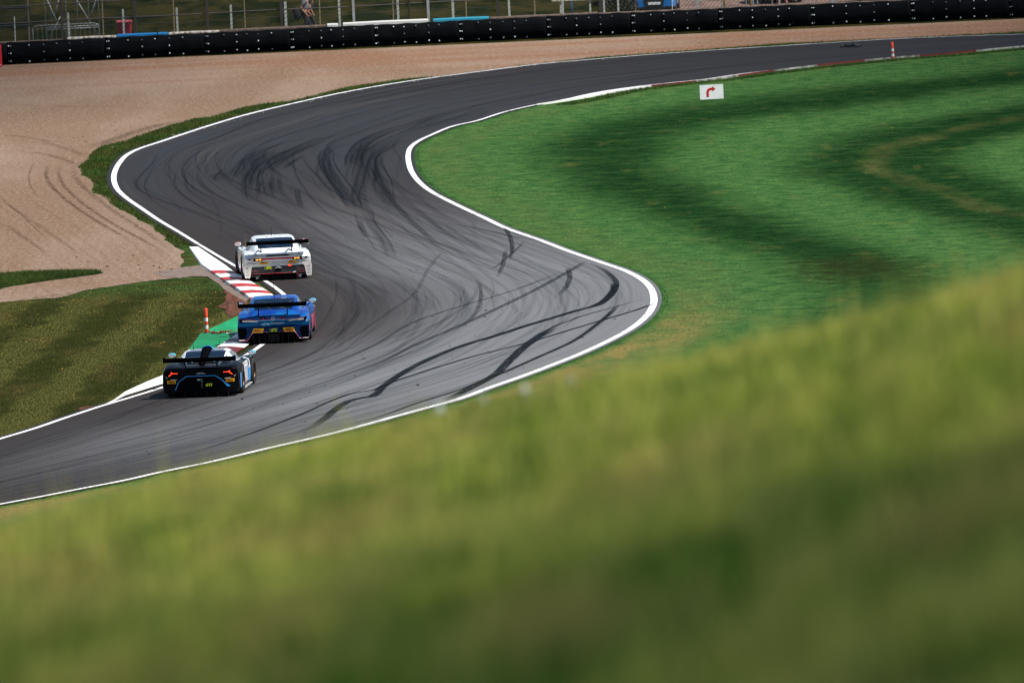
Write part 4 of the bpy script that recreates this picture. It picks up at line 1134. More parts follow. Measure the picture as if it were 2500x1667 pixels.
# red wheelie bin
M_BIN = simple("red_bin_plastic", (0.30, 0.008, 0.022), 0.5); M_BINL = simple("red_lid_plastic", (0.42, 0.05, 0.055), 0.45)
b_ = bpz(305, 86, 5.0); zt = bpz(305, 50, 5.0).z
e = empty("wheelie_bin", (b_.x, b_.y, 0), R(-8)); tag(e, "red wheelie bin with a lid standing behind the barrier at top left", "bin")
mb = MB(); s1_ = .27; s0_ = .21; h_ = zt - .08
mb.add([(-s0_, -s0_, .06), (s0_, -s0_, .06), (s0_, s0_, .06), (-s0_, s0_, .06), (-s1_, -s1_ * 1.05, h_), (s1_, -s1_ * 1.05, h_), (s1_, s1_ * 1.1, h_), (-s1_, s1_ * 1.1, h_)], [(3, 2, 1, 0), (4, 5, 6, 7), (0, 1, 5, 4), (1, 2, 6, 5), (2, 3, 7, 6), (3, 0, 4, 7)])
mb.box(-s1_ - .02, s1_ + .02, -s1_ * 1.05 - .02, s1_ * 1.1 + .02, h_ - .05, h_); o = mb.build("bin_body", [M_BIN], e)
mb = MB(); mb.prism([(-.33, h_ + .003), (.35, h_ + .003), (.33, h_ + .05), (.1, h_ + .085), (-.2, h_ + .075), (-.33, h_ + .03)], -s1_ - .03, s1_ + .03, 'x'); mb.build("lid", [M_BINL], e)
mb = MB(); mb.tube([(-s1_, .36, h_ - .02), (s1_, .36, h_ - .02)], .018, 8); mb.build("handle", [M_BIN], e)
for x in (-.22, .22):
    v, f = lathe([(0, -.025), (.09, -.025), (.1, -.01), (.1, .01), (.09, .025), (0, .025)], 16, 'x'); mb = MB(); mb.add([(q[0] + x, q[1] + .27, q[2] + .1) for q in v], f); mb.build("wheel", [M_TYRE], e, smooth=True)

# red board at the left picture edge
p = G(-14, 166); e = empty("marshal_board", (p.x, p.y, 0)); tag(e, "upright red board at the left picture edge standing on the gravel by the barrier", "board")
M_RB = simple("red_board_paint", (0.62, 0.012, 0.018), 0.5)
mb = MB(); mb.box(-.45, .33, -.03, .03, .03, .93); mb.build("panel", [M_RB], e)
for x in (-.4, .28):
    mb = MB(); mb.box(x - .025, x + .025, .032, .08, 0, .9); mb.box(x - .03, x + .03, -.15, .25, -.0, .025); mb.build("leg", [M_DKM], e)
for x, z in ((-.40, .88), (.25, .84), (.25, .10), (-.4, .1)):
    q = MB(); q.v, q.f, q.m = list(mb_b.v), list(mb_b.f), list(mb_b.m); o = q.build("bolt", [M_BOLT], e, smooth=True); o.location = (x, -.04, z); o.scale = (.7,) * 3

# ------------------------------------------------------------------ arrow sign on the infield
t = NT("white_sign_panel"); n_ = t.noise(t.coord('Object'), 5, 5, .6); t.bsdf(t.mix(t.ramp(n_, .4, .75), (.88, .88, .87), (.78, .78, .76)), .5, spec=.3); M_SIGN = t.m
p = G(1738, 243.5); sp_ = PXM(p.y); e = empty("arrow_sign", (p.x, p.y, 0), R(9)); tag(e, "white rectangular sign with a red right-turn arrow standing on the infield grass", "sign")
w_, h_ = 58.5 / sp_, 35.5 / sp_
mb = MB(); mb.box(-w_ / 2, w_ / 2, -.012, .012, .015, h_ + .015); mb.build("panel", [M_SIGN], e)
for x in (-w_ * .36, w_ * .36):
    mb = MB(); mb.box(x - .02, x + .02, .014, .05, -.1, h_); mb.tube([(x, .05, h_ * .8), (x, .35, 0)], .012, 6); mb.build("leg", [M_GALV], e)
arc = [(.30 + .155 - .135 * math.cos(a), .64 + .0 - .0 + .135 * 1.6 * 0 + .0) for a in (0,)]
def nz(u, v): return (-w_ / 2 + u * w_, .015 + v * h_)
cx_, cy_, ro, ri = .475, .46, .20, .095
asp = w_ / h_
outer = [nz(cx_ - ro * math.cos(a), cy_ + ro * asp * math.sin(a)) for a in np.linspace(0, math.pi / 2, 9)]
inner = [nz(cx_ - ri * math.cos(a), cy_ + ri * asp * math.sin(a)) for a in np.linspace(math.pi / 2, 0, 9)]
yo, yi = cy_ + ro * asp, cy_ + ri * asp; ym = (yo + yi) / 2
poly = [nz(cx_ - ro, .16)] + outer + [nz(.53, yo), nz(.53, yo + .10), nz(.67, ym), nz(.53, yi - .10), nz(.53, yi)] + inner + [nz(cx_ - ri, .16)]
mb = MB(); mb.prism(poly, -.016, -.0125, 'y'); mb.build("arrow_symbol", [simple("sign_red", (.50, .012, .012), .5)], e)

# ------------------------------------------------------------------ striped marker posts
M_OR = simple("orange_red_plastic", (0.78, 0.060, 0.012), 0.45); M_WB = simple("white_reflective_band", (0.80, 0.79, 0.76), 0.4)
p = G(505, 815.5)
e0 = empty("marker_post", (p.x, p.y, .034)); tag(e0, "orange and white striped marker post at the tip of the green painted run-off", "marker post", "striped marker posts")
rr = .051; zs = [0.015, .115, .225, .325, .43, .70]
mb = MB()
for k in range(5):
    rk = rr + (.0012 if k % 2 else 0)
    v, f = lathe([(rk, zs[k]), (rk, zs[k + 1])] if k < 4 else [(rr, zs[4]), (rr, .685), (rr * .85, .70), (0.001, .703)], 20); mb.add(v, f, k % 2)
mb.build("post", [M_OR, M_WB], e0, smooth=True)
mb = MB(); v, f = lathe([(.001, .03), (.06, .03), (.085, .018), (.095, 0)], 20); mb.add(v, f); mb.build("base", [M_BLK], e0, smooth=True)
p = G(2180.5, 145.5)
e1 = e0.copy(); COL.objects.link(e1); e1.location = (p.x, p.y, 0.01); e1['label'] = "red and white striped marker post on the far side of the infield beside the track"; e1.rotation_euler = (0, R(-1.6), 0)
for ch in list(e0.children):
    c_ = ch.copy(); COL.objects.link(c_); c_.parent = e1
e1.scale = (1, 1, .95)

# small things lying about
M_DEB = simple("torn_rubber", (0.012, 0.013, 0.016), 0.6)
p = G(2072, 118)
mb = MB()
for k in range(7):
    a0 = k * .9; x = -.25 + k * .085
    mb.tube([(x, .2 * math.sin(a0), .03), (x + .06, .15 * math.sin(a0 + .6), .11 + .04 * math.sin(k * 2)), (x + .16, .2 * math.sin(a0 + 1), .05)], [.02, .05, .015], 7)
o = mb.build("torn_tyre_tread", [M_DEB], smooth=True); o.location = (p.x, p.y, .02); o.scale = (1.25, 1.25, 1); tag(o, "torn black strip of tyre tread lying on the far straight", "rubber debris")
p = G(541, 814.5)
mb = MB(); rr_ = random.Random(2)
for k in range(46):
    x = rr_.uniform(-.24, .24); y = rr_.uniform(-.5, .5); s = rr_.uniform(.012, .03)
    mb.box(x - s, x + s, y - s * 2, y + s * 2, .0, s * 1.2, mi=rr_.choice([0, 0, 1]), M=Matrix.Rotation(rr_.uniform(-.8, .8), 4, 'Z'), taper=s * .4)
o = mb.build("soil_clods", [M_EARTH, simple("orange_leaf", (.35, .13, .03), .8)]); o.location = (p.x, p.y, .038); tag(o, "brown clods and orange scraps lying on the green paint beside the kerb", "soil", kind='stuff')
mb = MB(); A_ = G(552, 818); B_ = G(579, 816.5); mb.tube([A_ + Vector((0, 0, .045)), B_ + Vector((0, 0, .045))], .02, 8); o = mb.build("drain_cover_edge", [M_WHP]); tag(o, "short pale strip at the joint of the green paint beside the soil clods", "drain edge")
# wheel ruts across the gravel
t = NT("rut_soil"); uvn = t.node('ShaderNodeUVMap', uv_map='UVMap').outputs[0]
sp = t.node('ShaderNodeSeparateXYZ'); t.put(sp.inputs[0], uvn); al = t.attr('alpha')
n_ = t.noise(t.coord('Object', (1, .4, 1)), 4, 5, .8)
a = t.math('MULTIPLY', t.math('MULTIPLY', al, t.math('MULTIPLY', t.ramp(sp.outputs[1], 0, .4), t.ramp(sp.outputs[1], .6, 1, 1, 0))), t.ramp(n_, .38, .6, .15, 1), clamp=True)
b = t.bsdf((.085, .048, .032), 1.0, spec=0.0); tr = t.node('ShaderNodeBsdfTransparent'); mx = t.node('ShaderNodeMixShader')
t.t.links.new(a, mx.inputs[0]); t.t.links.new(tr.outputs[0], mx.inputs[1]); t.t.links.new(b.outputs[0], mx.inputs[2]); t.t.links.new(mx.outputs[0], t.out.inputs[0])
Z2 = lambda p: zp(p, 2.613, 0, 100)
ruts = [(Z2(q_), w_, a_) for q_, w_, a_ in (([(330, 765), (295, 830), (310, 900), (380, 980), (520, 1090), (700, 1200), (900, 1310)], .22, .75), ([(390, 780), (375, 860), (420, 940), (540, 1050), (740, 1180), (960, 1300), (1100, 1390)], .22, .65),
        ([(480, 790), (470, 850), (560, 960), (760, 1110), (960, 1240), (1120, 1360)], .3, .55), ([(0, 600), (150, 615), (300, 640), (420, 650)], .35, .5), ([(0, 710), (200, 715), (380, 750), (500, 800)], .35, .5),
        ([(300, 415), (500, 425), (700, 420), (850, 415)], .5, .35), ([(0, 410), (120, 408), (250, 420)], .5, .3), ([(560, 690), (700, 640), (850, 590), (1000, 545), (1200, 500)], .9, .6), ([(0, 1010), (200, 1150), (420, 1300), (520, 1380)], .25, .4),
        ([(0, 1150), (160, 1260), (330, 1380)], .25, .35), ([(250, 640), (420, 690), (560, 740)], .5, .4), ([(20, 175), (200, 165), (420, 155), (560, 148)], .8, .5))]
ruts = [(px2w(a_), b_, c_ * .72) for a_, b_, c_ in ruts]
ra, rz_ = nearest_s(Lc, sL, (300, 382)), nearest_s(Lc, sL, (470, 592)); rg = random.Random(31); ra, rz_ = min(ra, rz_), max(ra, rz_)
for k in range(46):
    d_ = rg.uniform(2.6, 15); sa = rg.uniform(ra, ra + (rz_ - ra) * .6); sb = min(rz_, sa + rg.uniform(12, 34)); q_ = np.linspace(sa, sb, 8)
    T_ = np.gradient(Lc, axis=0); T_ /= np.linalg.norm(T_, axis=1)[:, None]
    pts = [(np.interp(s_, sL, Lc[:, 0]) - np.interp(s_, sL, T_[:, 1]) * (d_ + .2 * math.sin(s_ * .12 + k)), np.interp(s_, sL, Lc[:, 1]) + np.interp(s_, sL, T_[:, 0]) * (d_ + .2 * math.sin(s_ * .12 + k))) for s_ in q_]
    ruts.append((pts, rg.choice([.07, .1, .16]), rg.uniform(.15, .5)))
Vs, Fs, UV, AL = [], [], [], []; bi = 0
for i, (px, w, al_) in enumerate(ruts):
    C = catmull(px, 60); T = np.gradient(C, axis=0); T /= np.linalg.norm(T, axis=1)[:, None]; N = np.stack([-T[:, 1], T[:, 0]], 1); s = arclen(C); n = 60
    v = np.empty((120, 3)); v[0::2, :2] = C - N * w / 2; v[1::2, :2] = C + N * w / 2; v[:, 2] = .0165 + i * .0003
    Vs.append(v); AL.append(np.repeat(al_ * np.clip(s / s[-1] * 5, 0, 1) * np.clip((1 - s / s[-1]) * 5, 0, 1), 2)); UV.append(np.stack([np.repeat(s, 2), np.tile([0, 1], n)], 1))
    j = np.arange(n - 1) * 2 + bi; Fs.append(np.stack([j, j + 2, j + 3, j + 1], 1)); bi += 120
Vs = np.concatenate(Vs); Fs = np.concatenate(Fs); UV = np.concatenate(UV); me = tri_mesh("wheel_ruts", Vs, Fs, {'alpha': np.concatenate(AL)})
ul = me.uv_layers.new(name='UVMap'); ul.data.foreach_set('uv', UV.astype(np.float32)[Fs.ravel()].ravel()); tag(link("wheel_ruts", me, t.m), kind='structure')
# heavier stones in the gravel
mb = MB(); rr_ = random.Random(12)
for (cx0, cy0, sx, sy, n_) in ((290, 320, 60, 30, 14), (210, 350, 70, 15, 8), (330, 655, 90, 12, 10), (180, 640, 160, 20, 8), (1015, 179, 3, 1, 1), (400, 660, 30, 8, 5)):
    for k in range(n_):
        q = G(cx0 + rr_.uniform(-sx, sx), cy0 + rr_.uniform(-sy, sy)); s = rr_.uniform(.025, .06)
        v, f = lathe([(0.001, .8 * s), (s * .7, .6 * s), (s, .1 * s), (s * .8, -.4 * s)], 7); mb.add([(q.x + a_ * rr_.uniform(.9, 1.3), q.y + b_ * 1.6, .014 + c_) for a_, b_, c_ in v], f)
o = mb.build("soil_lumps", [M_SOIL]); tag(o, "dark lumps of soil thrown across the gravel", "soil", kind='stuff')
# ------------------------------------------------------------------ cars
def text_mesh(name, body, size, mat, parent, loc, rot=(R(90), 0, 0), ext=.003, shear=0.0, bold=.0, sx=1.0):
    cu = bpy.data.curves.new(name, 'FONT'); cu.body = body; cu.size = size; cu.extrude = ext; cu.align_x = 'CENTER'; cu.align_y = 'CENTER'; cu.shear = shear; cu.offset = bold
    cu.resolution_u = 3
    tmp = bpy.data.objects.new("tmp", cu); COL.objects.link(tmp)
    dg = bpy.context.evaluated_depsgraph_get(); dg.update()
    me = bpy.data.meshes.new_from_object(tmp.evaluated_get(dg)); me.name = name
    bpy.data.objects.remove(tmp)
    me.materials.clear()
    o = link(name, me, mat, parent); o.location = loc; o.rotation_euler = rot; o.scale.x = sx
    return o

def interp_rows(rows, n):
    """rows: list of equal-length tuples, first value is the station position."""
    A = np.array(rows, float); x = A[:, 0]
    s = np.linspace(x[0], x[-1], n)
    out = [s]
    m = np.gradient(A, x, axis=0)
    # monotone-ish cubic hermite
    dx = np.diff(x); dl = np.diff(A, axis=0) / dx[:, None]
    m = np.zeros_like(A); m[0], m[-1] = dl[0], dl[-1]
    for i in range(1, len(A) - 1):
        for k in range(A.shape[1]):
            a, b = dl[i - 1, k], dl[i, k]; m[i, k] = 0 if a * b <= 0 else 2 * a * b / (a + b)
    R_ = []
    for v in s:
        i = min(max(np.searchsorted(x, v) - 1, 0), len(x) - 2); h = dx[i]; t_ = (v - x[i]) / h
        R_.append((2 * t_ ** 3 - 3 * t_ ** 2 + 1) * A[i] + (t_ ** 3 - 2 * t_ ** 2 + t_) * h * m[i] + (-2 * t_ ** 3 + 3 * t_ ** 2) * A[i + 1] + (t_ ** 3 - t_ ** 2) * h * m[i + 1])
    R_ = np.array(R_); R_[:, 0] = s
    return R_

def bool_cut(o, cutters):
    for c in cutters:
        md = o.modifiers.new("b", 'BOOLEAN'); md.operation = 'DIFFERENCE'; md.solver = 'EXACT'; md.object = c
    dg = bpy.context.evaluated_depsgraph_get(); dg.update()
    me = bpy.data.meshes.new_from_object(o.evaluated_get(dg))
    o.modifiers.clear(); old = o.data; o.data = me
    for c in cutters: bpy.data.objects.remove(c)
    return o

def car_body(parent, stations, mats, paint_fn, wheels, rwell=.385, nst=70):
    """stations: (y, bottom half width, max half width, bottom z, fender z, centre z, crest x). One closed lofted shell with wheel openings cut out."""
    S = interp_rows(stations, nst)
    mb = MB(); ring = 0
    for (y, wb_, wm, zb_, zf, zc, xf) in S:
        h = zf - zb_
        half = [(0, zb_), (wb_ * .6, zb_), (wb_, zb_ + .005), (wm * .985, zb_ + h * .12), (wm, zb_ + h * .35), (wm, zb_ + h * .62), (wm * .985, zb_ + h * .84), (wm * .95, zb_ + h * .95), (min(xf + .04, wm * .93), zf),
                (xf * .88, zf * .9 + zc * .1), (xf * .72, zf * .35 + zc * .65), (xf * .5, zc), (xf * .25, zc + .004), (0, zc + .006)]
        full = half + [(-x, z) for x, z in half[-2:0:-1]]
        ring = len(full)
        mb.v += [(x, y, z) for x, z in full]
    n = len(S)
    for i in range(n - 1):
        for k in range(ring):
            f = (i * ring + k, (i + 1) * ring + k, (i + 1) * ring + (k + 1) % ring, i * ring + (k + 1) % ring)
            c = sum((Vector(mb.v[j]) for j in f), Vector()) / 4
            mb.f.append(f); mb.m.append(paint_fn(c))
    mb.f.append(tuple(range(ring))); mb.m.append(paint_fn(Vector((0, S[0][0], .5)))); mb.f.append(tuple((n - 1) * ring + k for k in range(ring - 1, -1, -1))); mb.m.append(paint_fn(Vector((0, S[-1][0], .4))))
    o = mb.build("body", mats, parent)
    cut = []
    for (wy, side) in wheels:
        q = MB(); v, f = lathe([(0, -.25), (rwell, -.25), (rwell, .25), (0, .25)], 28, 'x'); q.add([(a + side * .98, b + wy, c + .345) for a, b, c in v], f)
        q.add([], []); co_ = q.build("cut", [mats[-1]]); co_.parent = None; cut.append(co_)
    # cutters live in the same local frame while the car still stands at the origin
    bool_cut(o, cut)
    me = o.data; me.polygons.foreach_set('use_smooth', [True] * len(me.polygons))
    try: me.set_sharp_from_angle(angle=R(32))
    except Exception: pass
    return o

M_GLASS = None
def glass_mat(name, tint, op=.55):
    t = NT(name)
    g_ = t.node('ShaderNodeBsdfPrincipled'); g_.inputs['Base Color'].default_value = (*tint, 1); g_.inputs['Roughness'].default_value = .08; g_.inputs['Specular IOR Level'].default_value = .14
    tr = t.node('ShaderNodeBsdfTransparent'); mx = t.node('ShaderNodeMixShader'); fr = t.node('ShaderNodeFresnel'); fr.inputs[0].default_value = 1.25
    n_ = t.noise(t.coord('Object'), 3, 3, .5)
    f = t.math('ADD', t.math('ADD', op, fr.outputs[0]), t.math('MULTIPLY', n_, .08), clamp=True)
    t.t.links.new(f, mx.inputs[0]); t.t.links.new(tr.outputs[0], mx.inputs[1]); t.t.links.new(g_.outputs[0], mx.inputs[2]); t.t.links.new(mx.outputs[0], t.out.inputs[0])
    return t.m
M_GLASS = glass_mat("tinted_glass", (.003, .014, .035), .70); M_GLASS2 = glass_mat("side_glass", (.16, .19, .21), .45)
M_CARB = simple("carbon_black", (.004, .0045, .006), .5, spec=.08); t = NT("matte_black"); q_ = t.node('ShaderNodeBsdfDiffuse'); t.put(q_.inputs[0], t.mix(t.noise(t.coord('Object'), 6, 4, .6), (.0022, .0022, .003), (.004, .004, .0055))); t.t.links.new(q_.outputs[0], t.out.inputs[0]); M_MATTE = t.m; M_DGREY = simple("dark_grey_plastic", (.035, .036, .04), .5)
M_SLICK = simple("slick_tyre", (.016, .016, .017), .7); M_RIM = simple("dark_rim", (.03, .03, .032), .3, .8)
M_CAGE = simple("cage_white", (.62, .66, .70), .4); M_RED = simple("race_red", (.42, .012, .02), .4); M_YPL = simple("sticker_yellow", (.95, .46, .012), .6, spec=.1)
M_STXT = simple("sticker_lettering", (.26, .018, .012), .5); M_LIME = simple("lime_lettering", (.80, .95, .06), .6, spec=.1)
M_PLATE = simple("plate_black", (.012, .02, .008), .4); M_CREAM = simple("cream_lamp", (.70, .62, .55), .3)
M_LAMPO = simple("amber_lamp", (.9, .25, .03), .3, emis=(1.0, .30, .02), estr=1.6); M_LAMPR = simple("red_lamp", (.9, .05, .02), .3, emis=(1.0, .05, .012), estr=.9)
M_SILV = simple("silver_reflector", (.60, .56, .58), .22, .15); M_INT = simple("cabin_interior", (.012, .016, .022), .9)

def greenhouse(parent, st, mroof, rear, side, front, roof_mats_fn=None, nst=40, mats=None):
    """st: (y, base half width, base z, roof half width, roof z). rear/front/side = station ranges (y0, y1) glazed."""
    S = interp_rows(st, nst); U = []
    for (y, wb_, zb_, wr, zr) in S:
        h = max(zr - zb_, .002); half = []
        for f in (0, .12, .5, .84):
            half.append((wb_ + (wr - wb_) * (f ** 1.35), zb_ + h * f))
        for f, dz in ((.93, .965), (.80, .99), (.55, 1.0), (.28, 1.004), (0, 1.006)): half.append((wr * f, zb_ + h * dz))
        full = half + [(-x, z) for x, z in half[-2::-1]]
        U.append([Vector((x, y, z)) for x, z in full])
    nr = len(U[0]); parts = {'roof': MB(), 'rear_window': MB(), 'windscreen': MB(), 'side_window_r': MB(), 'side_window_l': MB()}
    for i in range(nst - 1):
        ym = (S[i][0] + S[i + 1][0]) / 2
        for k in range(nr - 1):
            kk_ = k if k < nr // 2 else nr - 2 - k
            key = 'roof'; mi = 0
            if kk_ >= 4 and rear[0] < ym < rear[1]: key = 'rear_window'
            elif kk_ >= 4 and front[0] < ym < front[1]: key = 'windscreen'
            elif kk_ in (1, 2) and side[0] + (.10 if kk_ == 2 else 0) < ym < side[1] - (.28 if kk_ == 2 else 0): key = 'side_window_r' if k < nr // 2 else 'side_window_l'
            f = [U[i][k], U[i + 1][k], U[i + 1][k + 1], U[i][k + 1]]
            if key == 'roof' and roof_mats_fn: mi = roof_mats_fn(sum(f, Vector()) / 4, kk_)
            parts[key].add(f, [(0, 1, 2, 3)], mi)
    for key, m in parts.items():
        if not m.f: continue
        ms = mats if key == 'roof' else [M_GLASS2 if 'side' in key else M_GLASS]
        q = bpy.data.meshes.new(key); q.from_pydata(m.v, [], m.f); q.polygons.foreach_set('material_index', m.m)
        bm = bmesh.new(); bm.from_mesh(q); bmesh.ops.remove_doubles(bm, verts=bm.verts, dist=.0005); bmesh.ops.recalc_face_normals(bm, faces=bm.faces); bm.to_mesh(q); bm.free()
        nm = 'side_window' if 'side' in key else key
        o = link(nm, q, ms, parent, smooth=True)
        if key == 'roof':
            try: q.set_sharp_from_angle(angle=R(40))
            except Exception: pass
    return S

def wheel(parent, x, y, r_=.345, w=.31, rim=M_RIM, steer=0):
    s = 1 if x > 0 else -1
    mb = MB(); h = w / 2
    v, f = lathe([(.22, -h + .01), (.24, -h), (r_ - .035, -h), (r_ - .008, -h + .02), (r_, -h + .06), (r_, h - .06), (r_ - .008, h - .02), (r_ - .035, h), (.24, h), (.22, h - .01)], 32, 'x'); mb.add(v, f)
    o = mb.build("wheel", [M_SLICK], parent, smooth=True); o.location = (x, y, r_); o.rotation_euler.z = steer
    mb = MB(); v, f = lathe([(.225, -h + .02), (.225, h - .03), (.21, h - .015), (.20, h - .04)], 28, 'x'); mb.add([(a * s, b, c) for a, b, c in v], f)
    v, f = lathe([(.0, .03), (.05, .035), (.06, .0), (0, .0)], 14, 'x'); mb.add([(a * s + s * (h - .08), b, c) for a, b, c in v], f)
    for k in range(10):
        a = 2 * math.pi * k / 10; M_ = Matrix.Rotation(a, 4, 'X'); x0, x1 = sorted((s * (h - .075), s * (h - .04)))
        mb.box(x0, x1, -.012, .012, .05, .212, M=M_)
    mb.build("rim", [rim], o, smooth=False)
    return o

def flat(parent, name, poly, y, th, mat, yaw=0):
    """Outline (x, z) standing proud of the tail by th at y."""
    mb = MB(); mb.prism(poly, y - th, y, 'y'); return mb.build(name, [mat], parent)

def sticker(parent, x, z, y, w, h, slant=0.0, txt=.075, flip=1):
    s = slant
    mb = MB(); mb.prism([(x - w / 2, z - h / 2), (x + w / 2, z - h / 2), (x + w / 2 + s * flip, z + h / 2), (x - w / 2 + s * flip, z + h / 2)], y - .006, y + .01, 'y')
    o = mb.build("sticker", [M_YPL], parent)
    text_mesh("lettering", "PIRELLI", txt, M_STXT, o, (x, y - .0085, z), ext=.002, bold=.0022, sx=.98)
    # the long arm of the initial letter
    q = MB(); q.box(x - txt * 1.38, x + txt * .2, y - .0105, y - .0065, z + txt * .36, z + txt * .47); q.build("underline", [M_STXT], o)
    return o

def plate(parent, x, z, y, w=.22, h=.095, frame=M_LIME, shear=.25):
    mb = MB(); mb.box(x - w / 2, x + w / 2, y - .012, y + .01, z - h / 2, z + h / 2); o = mb.build("class_plate", [M_PLATE], parent)
    text_mesh("lettering", "GT3", h * .98, M_LIME, o, (x, y - .015, z), shear=shear, bold=.004)
    if frame:
        q = MB()
        for (a0, a1, b0, b1) in ((-w / 2, w / 2, -h / 2 - .007, -h / 2), (-w / 2, w / 2, h / 2, h / 2 + .007), (-w / 2 - .007, -w / 2, -h / 2 - .007, h / 2 + .007), (w / 2, w / 2 + .007, -h / 2 - .007, h / 2 + .007)):
            q.box(x + a0, x + a1, y - .014, y + .008, z + b0, z + b1)
        q.build("frame", [frame], o)
    return o

def rear_wing(parent, y, z, span, chord, th, mat, upx, ydeck, zdeck, endplate=(.10, .14), ep_mat=None, swan=True):
    mb = MB(); n = 9; top, bot = [], []
    for k in range(n):
        f = k / (n - 1); yy = y + chord * f; camber = -.045 * math.sin(math.pi * f * .9); zz = z - .085 * f + camber * .4
        t_ = th * (0.35 + .65 * math.sin(math.pi * min(1, f * 1.1 + .05)) ** .6) if k not in (0, n - 1) else th * .25
        top.append((yy, zz + t_ / 2)); bot.append((yy, zz - t_ / 2))
    mb.prism(top + bot[::-1], -span / 2, span / 2, 'x')
    mb.box(-span / 2, span / 2, y - .012, y + .004, z - .035, z + .028)     # gurney flap
    mb.build("rear_wing", [mat], parent)
    for s in (-1, 1):
        q = MB(); q.prism([(y - .03, z - endplate[0]), (y + chord + .02, z - endplate[0] - .03), (y + chord + .03, z + endplate[1] * .5), (y + .02, z + endplate[1]), (y - .035, z + endplate[1] * .8)], s * span / 2 - .006, s * span / 2 + .006, 'x'); q.build("wing_endplate", [ep_mat or mat], parent)
        q = MB(); x = s * upx
        if swan: poly = [(ydeck - .05, zdeck - .02), (ydeck + .07, zdeck - .02), (ydeck + .16, z - .12), (y + chord * .75, z + .05), (y + chord * .45, z + .055), (y + chord * .45, z + .01), (y + chord * .8, z - .01), (ydeck + .06, z - .14)]
        else: poly = [(ydeck - .06, zdeck - .02), (ydeck + .08, zdeck - .02), (y + chord * .8, z - .03), (y + chord * .3, z - .03)]
        q.prism(poly, x - .011, x + .011, 'x'); q.build("wing_support", [M_CARB], parent)

def mirror(parent, x, y, z, shell, glass=M_SILV, s=1):
    """x>0 right. Rounded pod on a stalk."""
    mb = MB(); n = 14; prof = [(-.10, .045, .07), (-.06, .065, .10), (0, .062, .105), (.07, .045, .085), (.12, .012, .03)]
    vs = []
    for (dy, hz, hx) in prof:
        for k in range(n): a = 2 * math.pi * k / n; vs.append((x + hx * math.copysign(abs(math.cos(a)) ** .8, math.cos(a)), y + dy, z + hz * math.copysign(abs(math.sin(a)) ** .8, math.sin(a))))
    mb.add(vs, [(i * n + k, i * n + (k + 1) % n, (i + 1) * n + (k + 1) % n, (i + 1) * n + k) for i in range(4) for k in range(n)] + [tuple(4 * n + k for k in range(n))])
    o = mb.build("mirror", [shell], parent, smooth=True)
    q = MB(); q.add([(x + .085 * math.cos(a), y - .101 + .0, z + .05 * math.sin(a)) for a in np.linspace(0, 2 * math.pi, 14, endpoint=False)], [tuple(range(14))]); q.build("glass", [glass], o)
    q = MB(); q.tube([(x - .05 * s, y + .02, z - .05), (x - .16 * s, y + .03, z - .13)], .014, 8); q.build("stalk", [M_CARB], o, smooth=True)

def curve_line(parent, name, pts, r, mat):
    mb = MB(); mb.tube(pts, r, 6); return mb.build(name, [mat], parent, smooth=True)

def cage(parent, bars, mat=None):
    for a, b in bars: curve_line(parent, "cage_bar", [a, b], .02, mat or M_CAGE)

def paint(name, col, coat=.7, rough=.28, var=.05): return simple(name, col, rough, 0, coat, var, 2.5)

def antenna(parent, x, y, z0, h):
    mb = MB(); mb.tube([(x, y, z0 - .01), (x, y, z0 + .03), (x, y - .02, z0 + h)], [.016, .007, .004], 8); mb.build("antenna", [M_MATTE], parent, smooth=True)

def diffuser(parent, x0, x1, y, z0, z1, nfin, depth=.35, mat=None):
    mb = MB(); mb.prism([(x0, z0), (x1, z0), (x1, z1), (x0, z1)], y, y + depth, 'y'); o = mb.build("diffuser", [M_MATTE], parent)
    for k in range(nfin):
        x = x0 + (x1 - x0) * k / (nfin - 1); q = MB(); q.box(x - .008, x + .008, y - .10, y + .02, z0 - .02, z1); q.build("fin", [mat or M_CARB], o)
    return o

